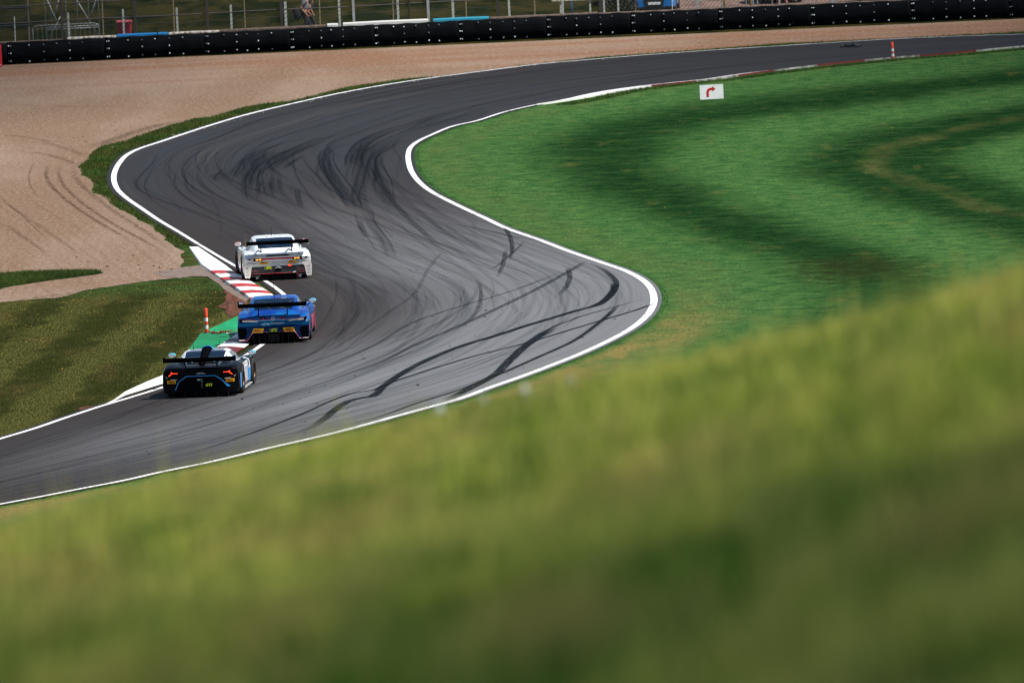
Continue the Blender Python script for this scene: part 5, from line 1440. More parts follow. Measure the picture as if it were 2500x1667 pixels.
# ---- white coupe
def white_car(loc, rz):
    e = empty("race_car", (0, 0, 0)); tag(e, "white race car with a full-width red light bar and dark wing, furthest up the track", "race car", "race cars on the track")
    PW = paint("white_paint", (.80, .80, .79)); PC = paint("shaded_white_paint", (.66, .62, .57)); LN = simple("navy_line", (.02, .03, .11), .4)  # cream stands for white paint with less sun, put into the colour
    wbs = 2.5; ty = -1.02
    st = [(ty, .98, .985, .42, .66, .70, .80), (ty + .06, .985, .995, .42, .72, .755, .82), (-.75, .99, 1.015, .30, .79, .79, .86), (-.4, .99, 1.025, .12, .83, .83, .88), (0, .99, 1.025, .10, .84, .84, .88), (.42, .97, 1.01, .09, .80, .85, .84),
          (.8, .93, .955, .08, .78, .84, .78), (1.6, .93, .95, .08, .79, .83, .76), (2.0, .95, .985, .08, .80, .78, .80), (2.5, .96, 1.0, .09, .80, .70, .82), (2.9, .95, .98, .09, .72, .60, .78), (3.25, .85, .90, .10, .56, .50, .66), (3.5, .62, .70, .12, .40, .38, .45)]
    car_body(e, st, [PW, PC, M_INT], lambda c: 2 if (abs(c.x) < .62 and c.z > .7 and -.3 < c.y < 1.9) else 0, [(0, 1), (0, -1), (wbs, 1), (wbs, -1)])
    gst = [(-.80, .66, .785, .50, .79), (-.45, .70, .80, .56, .905), (.0, .74, .82, .575, 1.06), (.5, .78, .83, .585, 1.17), (1.0, .79, .83, .585, 1.205), (1.4, .78, .82, .57, 1.19), (1.75, .74, .80, .55, 1.06), (2.2, .66, .76, .50, .79)]
    greenhouse(e, gst, PW, (-.42, .42), (.25, 1.95), (1.48, 2.16), None, mats=[PW])
    cage(e, [((-.42, .35, 1.02), (.05, -.25, .84)), ((-.5, .5, 1.0), (-.5, .5, .7)), ((.5, .5, 1.0), (.5, .5, .7)), ((-.5, .52, 1.08), (.5, .52, 1.08))])
    for sx in (-.33, .33):
        mb = MB(); mb.prism([(.62, .55), (.80, .55), (.86, 1.0), (.80, 1.05), (.70, 1.0)], sx - .16, sx + .16, 'x'); mb.build("seat", [simple("seat_fabric", (.03, .08, .16), .8)], e)
    for x in (-1, 1):
        wheel(e, x * .87, 0, .352, .32); wheel(e, x * .87, wbs, .345, .31, steer=R(2))
    y = ty - .002
    # bumper corners, lower inset and diffuser
    for s in (-1, 1): flat(e, "bumper_corner", [(s * a, b) for a, b in ((.985, .50), (1.02, .42), (1.0, .10), (.86, .08), (.83, .16), (.79, .40), (.72, .455), (.70, .50))], y + .25, .27, PC)
    flat(e, "lower_bumper", [(-.84, .12), (.84, .12), (.80, .40), (.74, .452), (-.74, .452), (-.80, .40)], y + .20, .185, M_DGREY)
    flat(e, "bumper_skin", [(-1.0, .50), (-.74, .45), (.74, .45), (1.0, .50), (1.0, .56), (-1.0, .56)], y + .05, .06, PC)
    flat(e, "bumper_skin", [(-.99, .56), (.99, .56), (.965, .66), (-.965, .66)], y + .03, .036, PW)
    diffuser(e, -.53, .53, y - .05, .03, .20, 4, .5)
    curve_line(e, "trim_line", [(-.56, y - .06, .04), (-.55, y - .06, .19), (-.53, y - .07, .205), (.53, y - .07, .205), (.55, y - .06, .19), (.57, y - .06, .04)], .0085, M_RED)
    for s in (-1, 1):
        curve_line(e, "trim_line", [(s * .57, y - .01, .20), (s * .87, y - .0, .22)], .007, M_RED); curve_line(e, "trim_line", [(s * .58, y - .01, .29), (s * .85, y, .31)], .006, M_RED)
        flat(e, "bumper_slat", [(s * .57, .155), (s * .84, .165), (s * .85, .20), (s * .57, .185)], y - .0, .012, M_CARB)
    flat(e, "skirt_patch", [(-.68, .05), (-.58, .05), (-.58, .13), (-.68, .13)], y - .03, .01, simple("skirt_grey", (.12, .13, .14), .5))
    flat(e, "skirt_patch", [(.60, .06), (.69, .06), (.69, .15), (.60, .15)], y - .03, .01, simple("skirt_grey_b", (.10, .13, .15), .5))
    o = MB(); o.tube([(-.11, y, .325), (-.085, y - .03, .36), (0, y - .035, .375), (.085, y - .03, .36), (.11, y, .325)], .011, 8); o.build("exhaust_trim", [M_SILV], e, smooth=True)
    for x in (-.05, .05):
        v, f = lathe([(.045, -.05), (.045, .05), (.035, .05), (.035, -.045)], 16, 'x'); q = MB(); q.add([(c + x, a + y - .03, b + .315) for a, b, c in v], f); q.build("exhaust_pipe", [M_RIM], e, smooth=True)
    flat(e, "camera_box", [(-.025, .40), (.055, .40), (.055, .445), (-.025, .445)], y + .0, .02, simple("light_grey_box", (.38, .42, .42), .5))
    flat(e, "rain_lamp", [(.31, .395), (.40, .395), (.40, .435), (.31, .435)], y + .0, .02, M_LAMPR)
    flat(e, "vent_flap", [(.43, .20), (.53, .205), (.52, .245), (.43, .235)], y - .075, .01, simple("bright_flap", (.6, .6, .6), .4))
    # light bar
    flat(e, "light_bar", [(-.87, .622), (.87, .622), (.90, .652), (.5, .662), (-.5, .662), (-.90, .652)], y - .006, .016, simple("light_bar_red", (.60, .008, .022), .4, spec=.1))
    for s in (-1, 1):
        flat(e, "lamp_housing", [(s * a, b) for a, b in ((.44, .598), (.72, .588), (.86, .625), (.92, .662), (.80, .668), (.5, .655))], y - .008, .02, M_CARB)
        for dx in (.53, .62): flat(e, "tail_lamp", [(s * (dx - .035), .612), (s * (dx + .033), .612), (s * (dx + .038), .645), (s * (dx - .032), .648)], y - .03, .012, M_LAMPO)
        flat(e, "reflector", [(s * .74, .602), (s * .83, .622), (s * .80, .655), (s * .72, .645)], y - .03, .008, M_SILV)
        # fender top slit and livery curves
        curve_line(e, "livery_line", [(s * .985, -.9, .45), (s * .99, -.96, .50), (s * .95, y - .0, .53), (s * .90, y - .012, .50), (s * .86, y - .012, .475), (s * .90, y - .012, .455), (s * .97, y, .47)], .0075, LN)
        curve_line(e, "livery_line", [(s * .90, y - .012, .55), (s * .78, y - .014, .535), (s * .66, y - .014, .515), (s * .60, y - .014, .545), (s * .56, y - .014, .575)], .007, LN)
        curve_line(e, "livery_line", [(s * 1.02, -.5, .50), (s * 1.03, -.3, .60), (s * 1.02, -.55, .70), (s * .97, -.8, .73)], .007, LN)
        curve_line(e, "livery_line", [(s * .93, y - .01, .60), (s * .90, y + .02, .70)], .006, LN)
        curve_line(e, "livery_line", [(s * .99, y + .1, .40), (s * .94, y - .03, .42), (s * .90, y - .03, .37)], .005, LN)
        for zz in (.36, .27, .18): flat(e, "small_decal", [(s * .88, zz), (s * .96, zz), (s * .96, zz + .02), (s * .88, zz + .018)], y - .022, .004, simple("decal_grey", (.35, .33, .33), .6))
        flat(e, "hinge", [(s * .60, .76), (s * .68, .765), (s * .67, .785), (s * .61, .78)], y + .12, .03, M_CARB)
    # ducktail with dark slot
    mb = MB(); mb.prism([(ty - .01, .70), (ty + .05, .765), (ty + .40, .80), (ty + .42, .74), (ty + .1, .66)], -.74, .74, 'x'); mb.build("ducktail", [PC], e)
    flat(e, "intake_slot", [(-.36, .718), (.36, .718), (.34, .738), (.28, .752), (-.28, .752), (-.34, .738)], ty + .018, .03, M_MATTE)
    sticker(e, -.42, .527, y - .034, .25, .07, txt=.062); sticker(e, .43, .527, y - .034, .25, .07, txt=.062)
    for i, ch in enumerate("PORSCHE"): text_mesh("lettering", ch, .05, simple("letter_grey_%d" % i, (.42, .38, .36), .5) if i == 0 else bpy.data.materials['letter_grey_0'], e, (-.17 + i * .06, y - .012, .527))
    plate(e, -.29, .375, y + .0, .20, .075)
    rear_wing(e, -1.26, 1.165, 1.88, .36, .065, M_MATTE, .46, -.70, .79, endplate=(.12, .11), ep_mat=simple("endplate_olive", (.10, .12, .09), .4))
    q = MB(); q.box(-.93, .93, -1.10, -.95, 1.093, 1.098); q.build("wing_underside_stripe", [simple("wing_stripe", (.5, .5, .48), .4)], e)
    mirror(e, 1.0, 1.75, .93, PW, s=1); mirror(e, -1.0, 1.75, .93, PW, s=-1)
    for s in (-1, 1): curve_line(e, "mirror_trim", [(s * .90, 1.66, .98), (s * .98, 1.65, 1.0), (s * 1.09, 1.65, .975), (s * 1.11, 1.66, .93)], .008, M_RED)
    antenna(e, -.03, .9, 1.205, .27)
    for x in (-.22, .18, .02): flat(e, "roof_decal", [(x, 1.175), (x + .06, 1.175), (x + .05, 1.187), (x, 1.187)], .60, .03, LN)
    e.location = loc; e.rotation_euler.z = rz
    return e

def blue_car(loc, rz):
    e = empty("race_car", (0, 0, 0)); tag(e, "blue race car with pink trim, running between the white and the black car", "race car", "race cars on the track")
    t = NT("blue_paint"); c = t.coord('Object'); sp = t.node('ShaderNodeSeparateXYZ'); t.put(sp.inputs[0], c)
    n_ = t.noise(c, 1.4, 3, .5)
    cc = t.mix(t.ramp(n_, .38, .62), (.001, .034, .24), (.002, .115, .38)); cc = t.mix(t.ramp(t.math('ADD', sp.outputs[2], t.math('MULTIPLY', n_, .08)), .70, .60), cc, (.008, .060, .135))  # darker low down: tail shade put into the blue
    t.bsdf(cc, .32, coat=.08, spec=.25); PB = t.m
    PN = simple("shaded_blue_paint", (.003, .022, .085), .5, spec=.08); PT = simple("teal_blue_paint", (.005, .10, .26), .45, spec=.12); PK = paint("pink_paint", (.62, .09, .19)); CY = paint("cyan_paint", (.05, .50, .72))  # navy is the blue paint with the tail's shade put in
    wbs = 2.63; ty = -1.0
    st = [(ty, .90, .96, .40, .60, .66, .74), (ty + .08, .95, .985, .36, .68, .705, .80), (-.75, .97, 1.0, .30, .76, .76, .84), (-.35, .98, 1.015, .12, .83, .82, .86), (0, .98, 1.02, .10, .85, .84, .86), (.45, .96, 1.0, .09, .80, .84, .82),
          (.85, .92, .95, .08, .77, .83, .78), (1.5, .92, .945, .08, .79, .86, .78), (2.05, .94, .98, .08, .83, .86, .80), (2.6, .97, 1.02, .09, .84, .82, .82), (3.05, .95, 1.0, .09, .76, .74, .78), (3.4, .86, .92, .10, .60, .62, .70), (3.65, .66, .74, .12, .44, .48, .5)]
    def pf_(c):
        if abs(c.x) < .62 and c.z > .72 and -.1 < c.y < 1.2: return 3
        if c.x > .88 and c.y > .45 and .12 < c.z < .60: return 1
        return 0
    car_body(e, st, [PB, PK, CY, M_INT], pf_, [(0, 1), (0, -1), (wbs, 1), (wbs, -1)])
    gst = [(-.85, .72, .745, .52, .75), (-.45, .74, .79, .57, .92), (.0, .76, .82, .60, 1.08), (.4, .78, .83, .61, 1.165), (.8, .79, .83, .61, 1.19), (1.1, .78, .83, .60, 1.17), (1.4, .76, .83, .58, 1.06), (1.85, .70, .83, .52, .86)]
    greenhouse(e, gst, PB, (-.50, .28), (.10, 1.55), (1.14, 1.80), None, mats=[PB])
    M_WC = simple("window_light", (.45, .5, .55), .7)
    cage(e, [((-.5, .2, 1.08), (0.0, -.35, .84)), ((-.48, .3, 1.10), (.45, -.3, .86)), ((.5, .2, 1.08), (.1, -.3, .84)), ((-.53, .5, 1.05), (-.53, .5, .72)), ((.53, .5, 1.05), (.53, .5, .72)), ((-.5, .5, 1.12), (.5, .5, 1.12))])
    mb = MB(); mb.box(-.30, .30, 1.0, 1.05, .88, 1.06); mb.build("dashboard", [M_WC], e)
    for sx in (-.35, .35):
        mb = MB(); mb.prism([(.45, .55), (.65, .55), (.72, .98), (.66, 1.02), (.55, .97)], sx - .17, sx + .17, 'x'); mb.build("seat", [M_DGREY], e)
    for x in (-1, 1):
        wheel(e, x * .86, 0, .355, .32); wheel(e, x * .86, wbs, .345, .31, steer=R(-2))
    y = ty - .002
    flat(e, "bumper", [(-1.0, .24), (-.96, .10), (-.72, .095), (-.66, .20), (-.55, .30), (.55, .30), (.66, .20), (.72, .095), (.96, .10), (1.0, .24), (.995, .50), (.985, .56), (-.985, .56), (-.995, .50)], y + .22, .24, PN)
    flat(e, "tail_panel", [(-.985, .50), (.985, .50), (.975, .57), (.70, .61), (-.70, .61), (-.975, .57)], y + .02, .042, PT)
    for s in (-1, 1):
        flat(e, "side_vent", [(s * a, b) for a, b in ((.98, .46), (.96, .13), (.80, .13), (.74, .30), (.76, .44))], y - .018, .008, M_MATTE)
        flat(e, "corner_lip", [(s * a, b) for a, b in ((.97, .135), (.82, .135), (.80, .115), (.96, .108))], y - .026, .02, M_CREAM)
        flat(e, "lamp_housing", [(s * a, b) for a, b in ((.38, .655), (.93, .715), (.95, .69), (.92, .625), (.80, .605), (.5, .625))], y - .012, .03, M_CARB)
        flat(e, "tail_lamp", [(s * a, b) for a, b in ((.38, .652), (.62, .672), (.86, .668), (.85, .625), (.60, .615), (.46, .600))], y - .043, .008, M_SILV)
        flat(e, "red_lamp_strip", [(s * a, b) for a, b in ((.44, .662), (.90, .705), (.89, .695), (.5, .655))], y - .050, .004, M_RED)
        v, f = lathe([(.0, -.01), (.022, -.01), (.026, .01)], 10, 'x'); q = MB(); q.add([(c + s * .28, a + y - .01, b + .70) for a, b, c in v], f); q.build("fixing_pin", [M_RED], e)
        flat(e, "pin_plate", [(s * .22, .68), (s * .34, .685), (s * .34, .72), (s * .22, .72)], y + .02, .02, M_MATTE)
    curve_line(e, "trim_line", [(-.96, y - .03, .11), (-.74, y - .03, .105), (-.68, y - .03, .17), (-.60, y - .03, .29), (-.55, y - .03, .315), (-.17, y - .03, .325), (-.155, y - .03, .27)], .008, PK)
    curve_line(e, "trim_line", [(.96, y - .03, .11), (.74, y - .03, .105), (.68, y - .03, .17), (.60, y - .03, .29), (.55, y - .03, .315), (.17, y - .03, .325), (.155, y - .03, .27)], .008, PK)
    curve_line(e, "trim_line", [(.985, y - .02, .12), (1.0, y, .46), (.985, y - .01, .49)], .009, PK)
    curve_line(e, "trunk_line", [(-.40, y - .01, .665), (.40, y - .01, .665)], .012, PK); curve_line(e, "trunk_line", [(-.40, y - .012, .638), (.40, y - .012, .638)], .012, CY)
    for s in (-1, 1): flat(e, "shoulder_flash", [(s * a, b) for a, b in ((.93, .72), (.99, .735), (1.0, .755), (.94, .745))], y + .03, .05, PK)
    curve_line(e, "boot_highlight", [(-.36, -.86, .765), (-.15, -.88, .775), (.15, -.88, .775), (.42, -.86, .765)], .012, CY)
    # star in a ring
    q = MB(); q.tube([(.05 * math.cos(a), y - .03, .68 + .05 * math.sin(a)) for a in np.linspace(0, 2 * math.pi, 20)], .006, 6)
    for k in range(3):
        a = math.pi / 2 + k * 2 * math.pi / 3; q.tube([(0, y - .03, .68), (.047 * math.cos(a), y - .03, .68 + .047 * math.sin(a))], [.009, .002], 6)
    q.build("emblem", [M_CAGE], e)
    for r_i, (z_, col) in enumerate(((.572, CY), (.540, M_CAGE), (.508, CY))):
        for k in range(2):
            x = (-.26, -.34, -.315)[r_i] + k * .125; sh = .03
            flat(e, "logo_bar", [(x, z_ - .010), (x + .095, z_ - .008), (x + .095 + sh, z_ + .014), (x + sh, z_ + .012)], y - .024, .006, col)
    text_mesh("lettering", "VENTURE ENERGY", .048, M_CAGE, e, (.12, y - .026, .552), shear=.2, bold=.001, sx=.98)
    sticker(e, -.45, .365, y - .026, .30, .125, slant=.04, txt=.075); sticker(e, .45, .365, y - .026, .30, .125, slant=.04, flip=-1, txt=.075)
    for s in (-1, 1): flat(e, "sticker_corner", [(s * .57, .303), (s * .63, .250), (s * .62, .303)], y - .026, .006, M_YPL)
    plate(e, .0, .365, y - .022, .24, .09, frame=simple("plate_frame", (.20, .32, .10), .5))
    diffuser(e, -.56, .56, y - .04, .035, .245, 8, .5)
    flat(e, "diffuser_centre", [(-.155, .05), (.155, .05), (.155, .25), (-.155, .25)], y - .06, .06, M_CARB)
    rear_wing(e, -1.26, 1.115, 1.88, .36, .075, M_MATTE, .40, -.75, .75, endplate=(.07, .10), swan=False)
    mirror(e, 1.02, 1.55, .95, CY, M_SILV, 1); mirror(e, -1.0, 1.55, .93, PN, M_SILV, -1)  # right shell cyan for its highlight, left navy: light put into the colours
    antenna(e, 0.0, .45, 1.175, .42)
    flat(e, "roof_decal", [(-.30, 1.15), (-.10, 1.158), (-.12, 1.168), (-.30, 1.16)], .30, .03, CY); flat(e, "roof_decal", [(.05, 1.145), (.09, 1.145), (.16, 1.168), (.12, 1.168)], .30, .03, PK)
    flat(e, "roof_decal", [(.18, 1.15), (.32, 1.15), (.36, 1.166), (.22, 1.166)], .30, .03, M_CAGE)
    for s in (-1, 1): flat(e, "roof_decal", [(s * .50, 1.10), (s * .60, 1.07), (s * .56, 1.11), (s * .50, 1.13)], .25, .03, CY)
    for k, z in enumerate((.62, .52, .42, .32)):
        mb = MB(); mb.box(1.0, 1.012, 2.9, 3.1, z, z + .05); mb.build("side_decal", [M_CAGE], e)
    mb = MB(); mb.box(.99, 1.022, 2.72, 2.98, .10, .70); mb.build("front_fender_panel", [PK], e)
    e.location = loc; e.rotation_euler.z = rz
    return e

def black_car(loc, rz):
    e = empty("race_car", (0, 0, 0)); tag(e, "black race car with light blue outline and red tail lamps, nearest of the three", "race car", "race cars on the track")
    PB = simple("black_paint", (.003, .0035, .005), .4, spec=.10); PG = paint("grey_shoulder_paint", (.045, .052, .06)); PW = paint("white_side_paint", (.72, .73, .74)); CB = paint("light_blue_paint", (.02, .33, .80)); CY = paint("cyan_mirror_paint", (.03, .45, .60))
    wbs = 2.62; ty = -.93
    st = [(ty, .94, .95, .40, .70, .70, .70), (ty + .06, .97, .985, .36, .76, .765, .78), (-.6, .98, 1.01, .28, .82, .80, .84), (-.25, .985, 1.025, .12, .85, .80, .85), (.1, .985, 1.025, .10, .85, .80, .84), (.5, .97, 1.0, .09, .80, .79, .80),
          (.9, .94, .955, .08, .74, .78, .78), (1.6, .93, .945, .08, .74, .77, .76), (2.1, .95, .98, .08, .77, .72, .78), (2.62, .97, 1.02, .09, .78, .64, .82), (3.05, .95, 1.0, .09, .68, .54, .78), (3.35, .86, .92, .10, .50, .44, .68), (3.6, .70, .76, .12, .34, .34, .5)]
    def pf_(c):
        if abs(c.x) < .60 and c.z > .68 and .55 < c.y < 1.9: return 4
        if abs(c.x) > .86 and .55 < c.y < 2.1 and c.z > .16: return 2 if c.z > .45 or c.y < 1.2 else 3
        if c.y > 2.9: return 2
        if abs(c.x) > .6 and c.z > .76 and .05 < c.y: return 1
        return 0
    car_body(e, st, [PB, PG, PW, CB, M_INT], pf_, [(0, 1), (0, -1), (wbs, 1), (wbs, -1)])
    gst = [(-.55, .70, .79, .50, .80), (-.2, .72, .80, .54, .88), (.2, .75, .80, .56, 1.0), (.6, .78, .79, .565, 1.09), (1.0, .80, .78, .56, 1.115), (1.35, .80, .77, .54, 1.08), (1.8, .76, .75, .50, .93), (2.3, .68, .70, .46, .70)]
    def rf(c, k):
        if c.y < .50: return 1 if k >= 4 else (2 if c.y > .1 else 0)
        return 3 if k >= 5 else 2
    greenhouse(e, gst, PW, (.08, .60), (.42, 2.1), (1.34, 2.26), rf, mats=[PB, PG, PW, paint("silver_roof_paint", (.20, .23, .26), .3, .35)])
    # engine cover louvres and pins
    for k in range(4):
        mb = MB(); y0 = -.42 + k * .13; z0 = .835 + k * .036; mb.box(-.42, .42, y0, y0 + .05, z0 + .0, z0 + .02); mb.build("louvre", [M_CARB], e)
    for x in (-.30, .30):
        v, f = lathe([(0, .03), (.035, .025), (.04, 0)], 12); mb = MB(); mb.add([(a + x, b - .30, c + .865) for a, b, c in v], f); mb.build("cover_pin", [simple("pin_teal_%d" % (x > 0), (.03, .2, .3), .4)], e, smooth=True)
    # roof scoop running back into the cover
    n = 12; mb = MB(); vs = []
    for (y0, w0, z0, h0) in ((1.15, .11, 1.09, .07), (.85, .14, 1.10, .095), (.45, .12, 1.04, .10), (0.0, .10, .93, .11), (-.45, .08, .82, .11), (-.62, .06, .79, .08)):
        for k in range(n): a = math.pi * k / (n - 1); vs.append((w0 * math.copysign(abs(math.cos(a)) ** .7, math.cos(a)), y0, z0 + h0 * math.sin(a) ** .7 if 0 < k < n - 1 else z0 - .03))
    mb.add(vs, [(i * n + k, i * n + k + 1, (i + 1) * n + k + 1, (i + 1) * n + k) for i in range(5) for k in range(n - 1)] + [tuple(range(n)), tuple(5 * n + k for k in range(n - 1, -1, -1))])
    o = mb.build("roof_scoop", [M_MATTE], e, smooth=True)
    curve_line(e, "scoop_edge", [(-.14, .78, 1.13), (-.11, .80, 1.175), (-.06, .82, 1.20), (.06, .82, 1.20), (.11, .80, 1.175), (.20, .68, 1.10)], .014, CB)
    for s in (-1, 1):
        flat(e, "quarter_flash", [(s * .47, .86), (s * .60, .84), (s * .62, .97), (s * .60, 1.0)], .02, .03, CB if s > 0 else PG)
        flat(e, "roof_lamp", [(s * .47, 1.06), (s * .52, 1.05), (s * .52, 1.065), (s * .47, 1.075)], .50, .02, M_RED)
    for x in (-1, 1):
        wheel(e, x * .87, 0, .355, .32, rim=simple("gold_rim_%d" % x, (.06, .03, .012), .4, .4)); wheel(e, x * .87, wbs, .345, .31, rim=bpy.data.materials["gold_rim_%d" % x], steer=R(-3))
    y = ty - .002
    flat(e, "bumper", [(-1.0, .60), (-1.01, .30), (-.96, .12), (-.60, .10), (.60, .10), (.96, .12), (1.01, .30), (1.0, .60), (.97, .72), (-.97, .72)], y + .20, .215, PB)
    flat(e, "centre_grille", [(-.60, .18), (.60, .18), (.68, .30), (.54, .46), (.38, .535), (-.38, .535), (-.54, .46), (-.68, .30)], y - .014, .008, M_MATTE)
    for z in (.24, .31, .38, .45): flat(e, "grille_bar", [(-.60, z), (.60, z), (.60, z + .012), (-.60, z + .012)], y - .022, .006, M_CARB)
    P_ = [(-.69, .22), (-.66, .30), (-.58, .42), (-.385, .548), (-.36, .556), (.36, .556), (.385, .548), (.54, .45), (.60, .39), (.70, .28), (.74, .27)]
    outl = [(-.70, .20), (-.60, .425), (-.39, .568), (.385, .568), (.575, .455), (.625, .39), (.79, .275), (.70, .255), (.585, .385), (.535, .435), (.375, .548), (-.375, .548), (-.575, .415), (-.675, .20)]
    flat(e, "outline_stripe", outl, y - .016, .012, CB)
    for s in (-1, 1):
        zz = .665
        flat(e, "tail_lamp", [(s * a, b) for a, b in ((.60, .655), (.735, .660), (.775, .690), (.79, .685), (.775, .650), (.86, .585), (.835, .570), (.745, .632), (.60, .633))], y - .03, .018, M_LAMPR)
        flat(e, "lamp_surround", [(s * a, b) for a, b in ((.56, .62), (.78, .62), (.84, .55), (.90, .58), (.86, .70), (.60, .68))], y - .018, .010, M_MATTE)
        flat(e, "marker_lamp", [(s * a, b) for a, b in ((.62, .470), (.80, .478), (.80, .494), (.64, .492))], y - .03, .018, M_CREAM)
        sticker(e, s * .77, .425, y - .034, .23, .085, slant=.015 * s, txt=.058)
        flat(e, "corner_blade", [(s * a, b) for a, b in ((.86, .55), (.96, .58), (.90, .50))], y - .02, .01, simple("blade_grey%d" % s, (.2, .2, .21), .4))
    text_mesh("lettering", "GT3", .095, M_LIME, e, (.20, y - .034, .315), shear=.35, bold=.005)
    text_mesh("lettering", "LAMBORGHINI", .038, M_CAGE, e, (.0, y - .02, .612), shear=.3, sx=1.0)
    flat(e, "emblem_bar", [(-.10, .632), (.10, .636), (.08, .648), (-.06, .646)], y - .02, .006, M_CAGE)
    flat(e, "camera_box", [(-.09, .44), (-.02, .44), (-.02, .485), (-.09, .485)], y - .03, .02, simple("box_cream", (.45, .46, .38), .5)); flat(e, "tow_hook", [(.0, .25), (.05, .25), (.05, .43), (.0, .43)], y - .03, .02, M_DGREY)
    flat(e, "camera_box", [(-.01, .42), (.06, .42), (.06, .49), (-.01, .49)], y - .03, .025, simple("box_teal", (.05, .10, .11), .5))
    diffuser(e, -.72, .72, y - .05, .03, .17, 6, .5)
    rear_wing(e, -1.24, 1.045, 1.87, .36, .085, M_MATTE, .42, -.62, .79, endplate=(.09, .05), swan=False)
    mirror(e, 1.07, 1.85, .90, CY, M_SILV, 1); mirror(e, -1.07, 1.85, .90, CY, M_SILV, -1)
    antenna(e, -.38, .9, 1.10, .26); antenna(e, .33, .9, 1.10, .24)
    # right flank: door graphics, sill, arch louvre
    mb = MB(); mb.box(.952, .962, 1.0, 1.75, .20, .60); mb.build("number_panel", [PW], e)
    mb = MB(); mb.box(.963, .967, 1.55, 1.72, .24, .56); mb.build("door_stripe", [CB], e)
    text_mesh("lettering", "77", .26, CB, e, (.966, 1.3, .42), rot=(R(90), 0, R(90)), bold=.006) if False else None
    mb = MB(); mb.box(.88, 1.01, .45, 2.15, .07, .10); mb.build("side_sill", [PW], e)
    mb = MB(); mb.box(1.018, 1.026, -.72, -.44, .20, .58); mb.build("rear_arch_panel", [CB], e)
    mb = MB(); mb.box(.955, .965, .62, .98, .20, .30); mb.build("door_stripe", [simple("copper_flash", (.45, .20, .10), .5)], e)
    e.location = loc; e.rotation_euler.z = rz
    return e

def car_at(px, py): p = G(px, py); return (p.x, p.y, .03)
white_car(car_at(674.5, 679.5), R(5.0))
blue_car(car_at(673, 833), R(-1.3))
black_car(car_at(502.5, 964), R(-5.2))

# ---- parked vehicles behind the fence
def parked(name, label, loc, rz, col, kind):
    e = empty(name, (0, 0, 0)); tag(e, label, "car" if kind == 'hatch' else "van")
    P = paint(name + "_paint", col); T = simple(name + "_dark_trim", (.01, .011, .013), .5); HL = simple(name + "_lamp_glass", (.62, .64, .60), .15)
    zt = 1.45 if kind == 'hatch' else 1.9
    st = [(-2.0, .74, .80, .30, .74, .80, .70), (-1.9, .80, .86, .22, .82, .88, .76), (-1.2, .82, .88, .20, .88, .95, .80), (0, .82, .88, .20, .90, .96, .80), (1.2, .82, .88, .20, .88, .94, .80), (1.75, .80, .87, .20, .78, .84, .76), (2.0, .76, .84, .22, .68, .74, .70), (2.1, .68, .78, .28, .60, .64, .62)]
    car_body(e, st, [P, M_INT], lambda c: 0, [(-1.25, 1), (-1.25, -1), (1.35, 1), (1.35, -1)], rwell=.34)
    gst = [(-1.95, .74, .80, .55, .82), (-1.6, .78, .90, .60, zt - .12), (-1.0, .80, .94, .62, zt), (0, .80, .95, .62, zt + .02), (.5, .79, .94, .60, zt - .05), (1.3, .74, .88, .55, .92)]
    greenhouse(e, gst, P, (-1.9, -1.55), (-1.5, 1.2), (.6, 1.25), None, mats=[P])
    for x in (-1, 1): wheel(e, x * .78, -1.25, .31, .2); wheel(e, x * .78, 1.35, .31, .2)
    y = 2.10
    def ff(nm, poly, th, m): mb = MB(); mb.prism(poly, y - .05, y + th, 'y'); return mb.build(nm, [m], e)
    ff("grille", [(-.36, .28), (.36, .28), (.44, .62), (-.44, .62)], .02, T)
    ff("number_plate", [(-.26, .38), (.26, .38), (.26, .49), (-.26, .49)], .035, M_SIGN)
    for s in (-1, 1):
        mb = MB(); mb.prism([(s * a, b) for a, b in ((.46, .60), (.74, .60), (.78, .72), (.60, .73))], y - .25, y + .0, 'y'); mb.build("headlight", [HL], e)
    ff("front_bumper", [(-.78, .20), (.78, .20), (.80, .30), (-.80, .30)], .01, T)
    e.location = loc; e.rotation_euler.z = rz
    return e
q = G(1607, 34, .38); parked("parked_car", "blue parked car facing the track behind the fence at the top edge", (q.x, q.y + 2.1, .38), R(176), (.010, .20, .62), 'hatch')
q = G(1904, 11, .38); parked("parked_van", "black parked van behind the temporary fence at top right", (q.x, q.y + 2.2, .38), R(4), (.007, .008, .010), 'van')

pz = lambda P: px2w(P, .38)
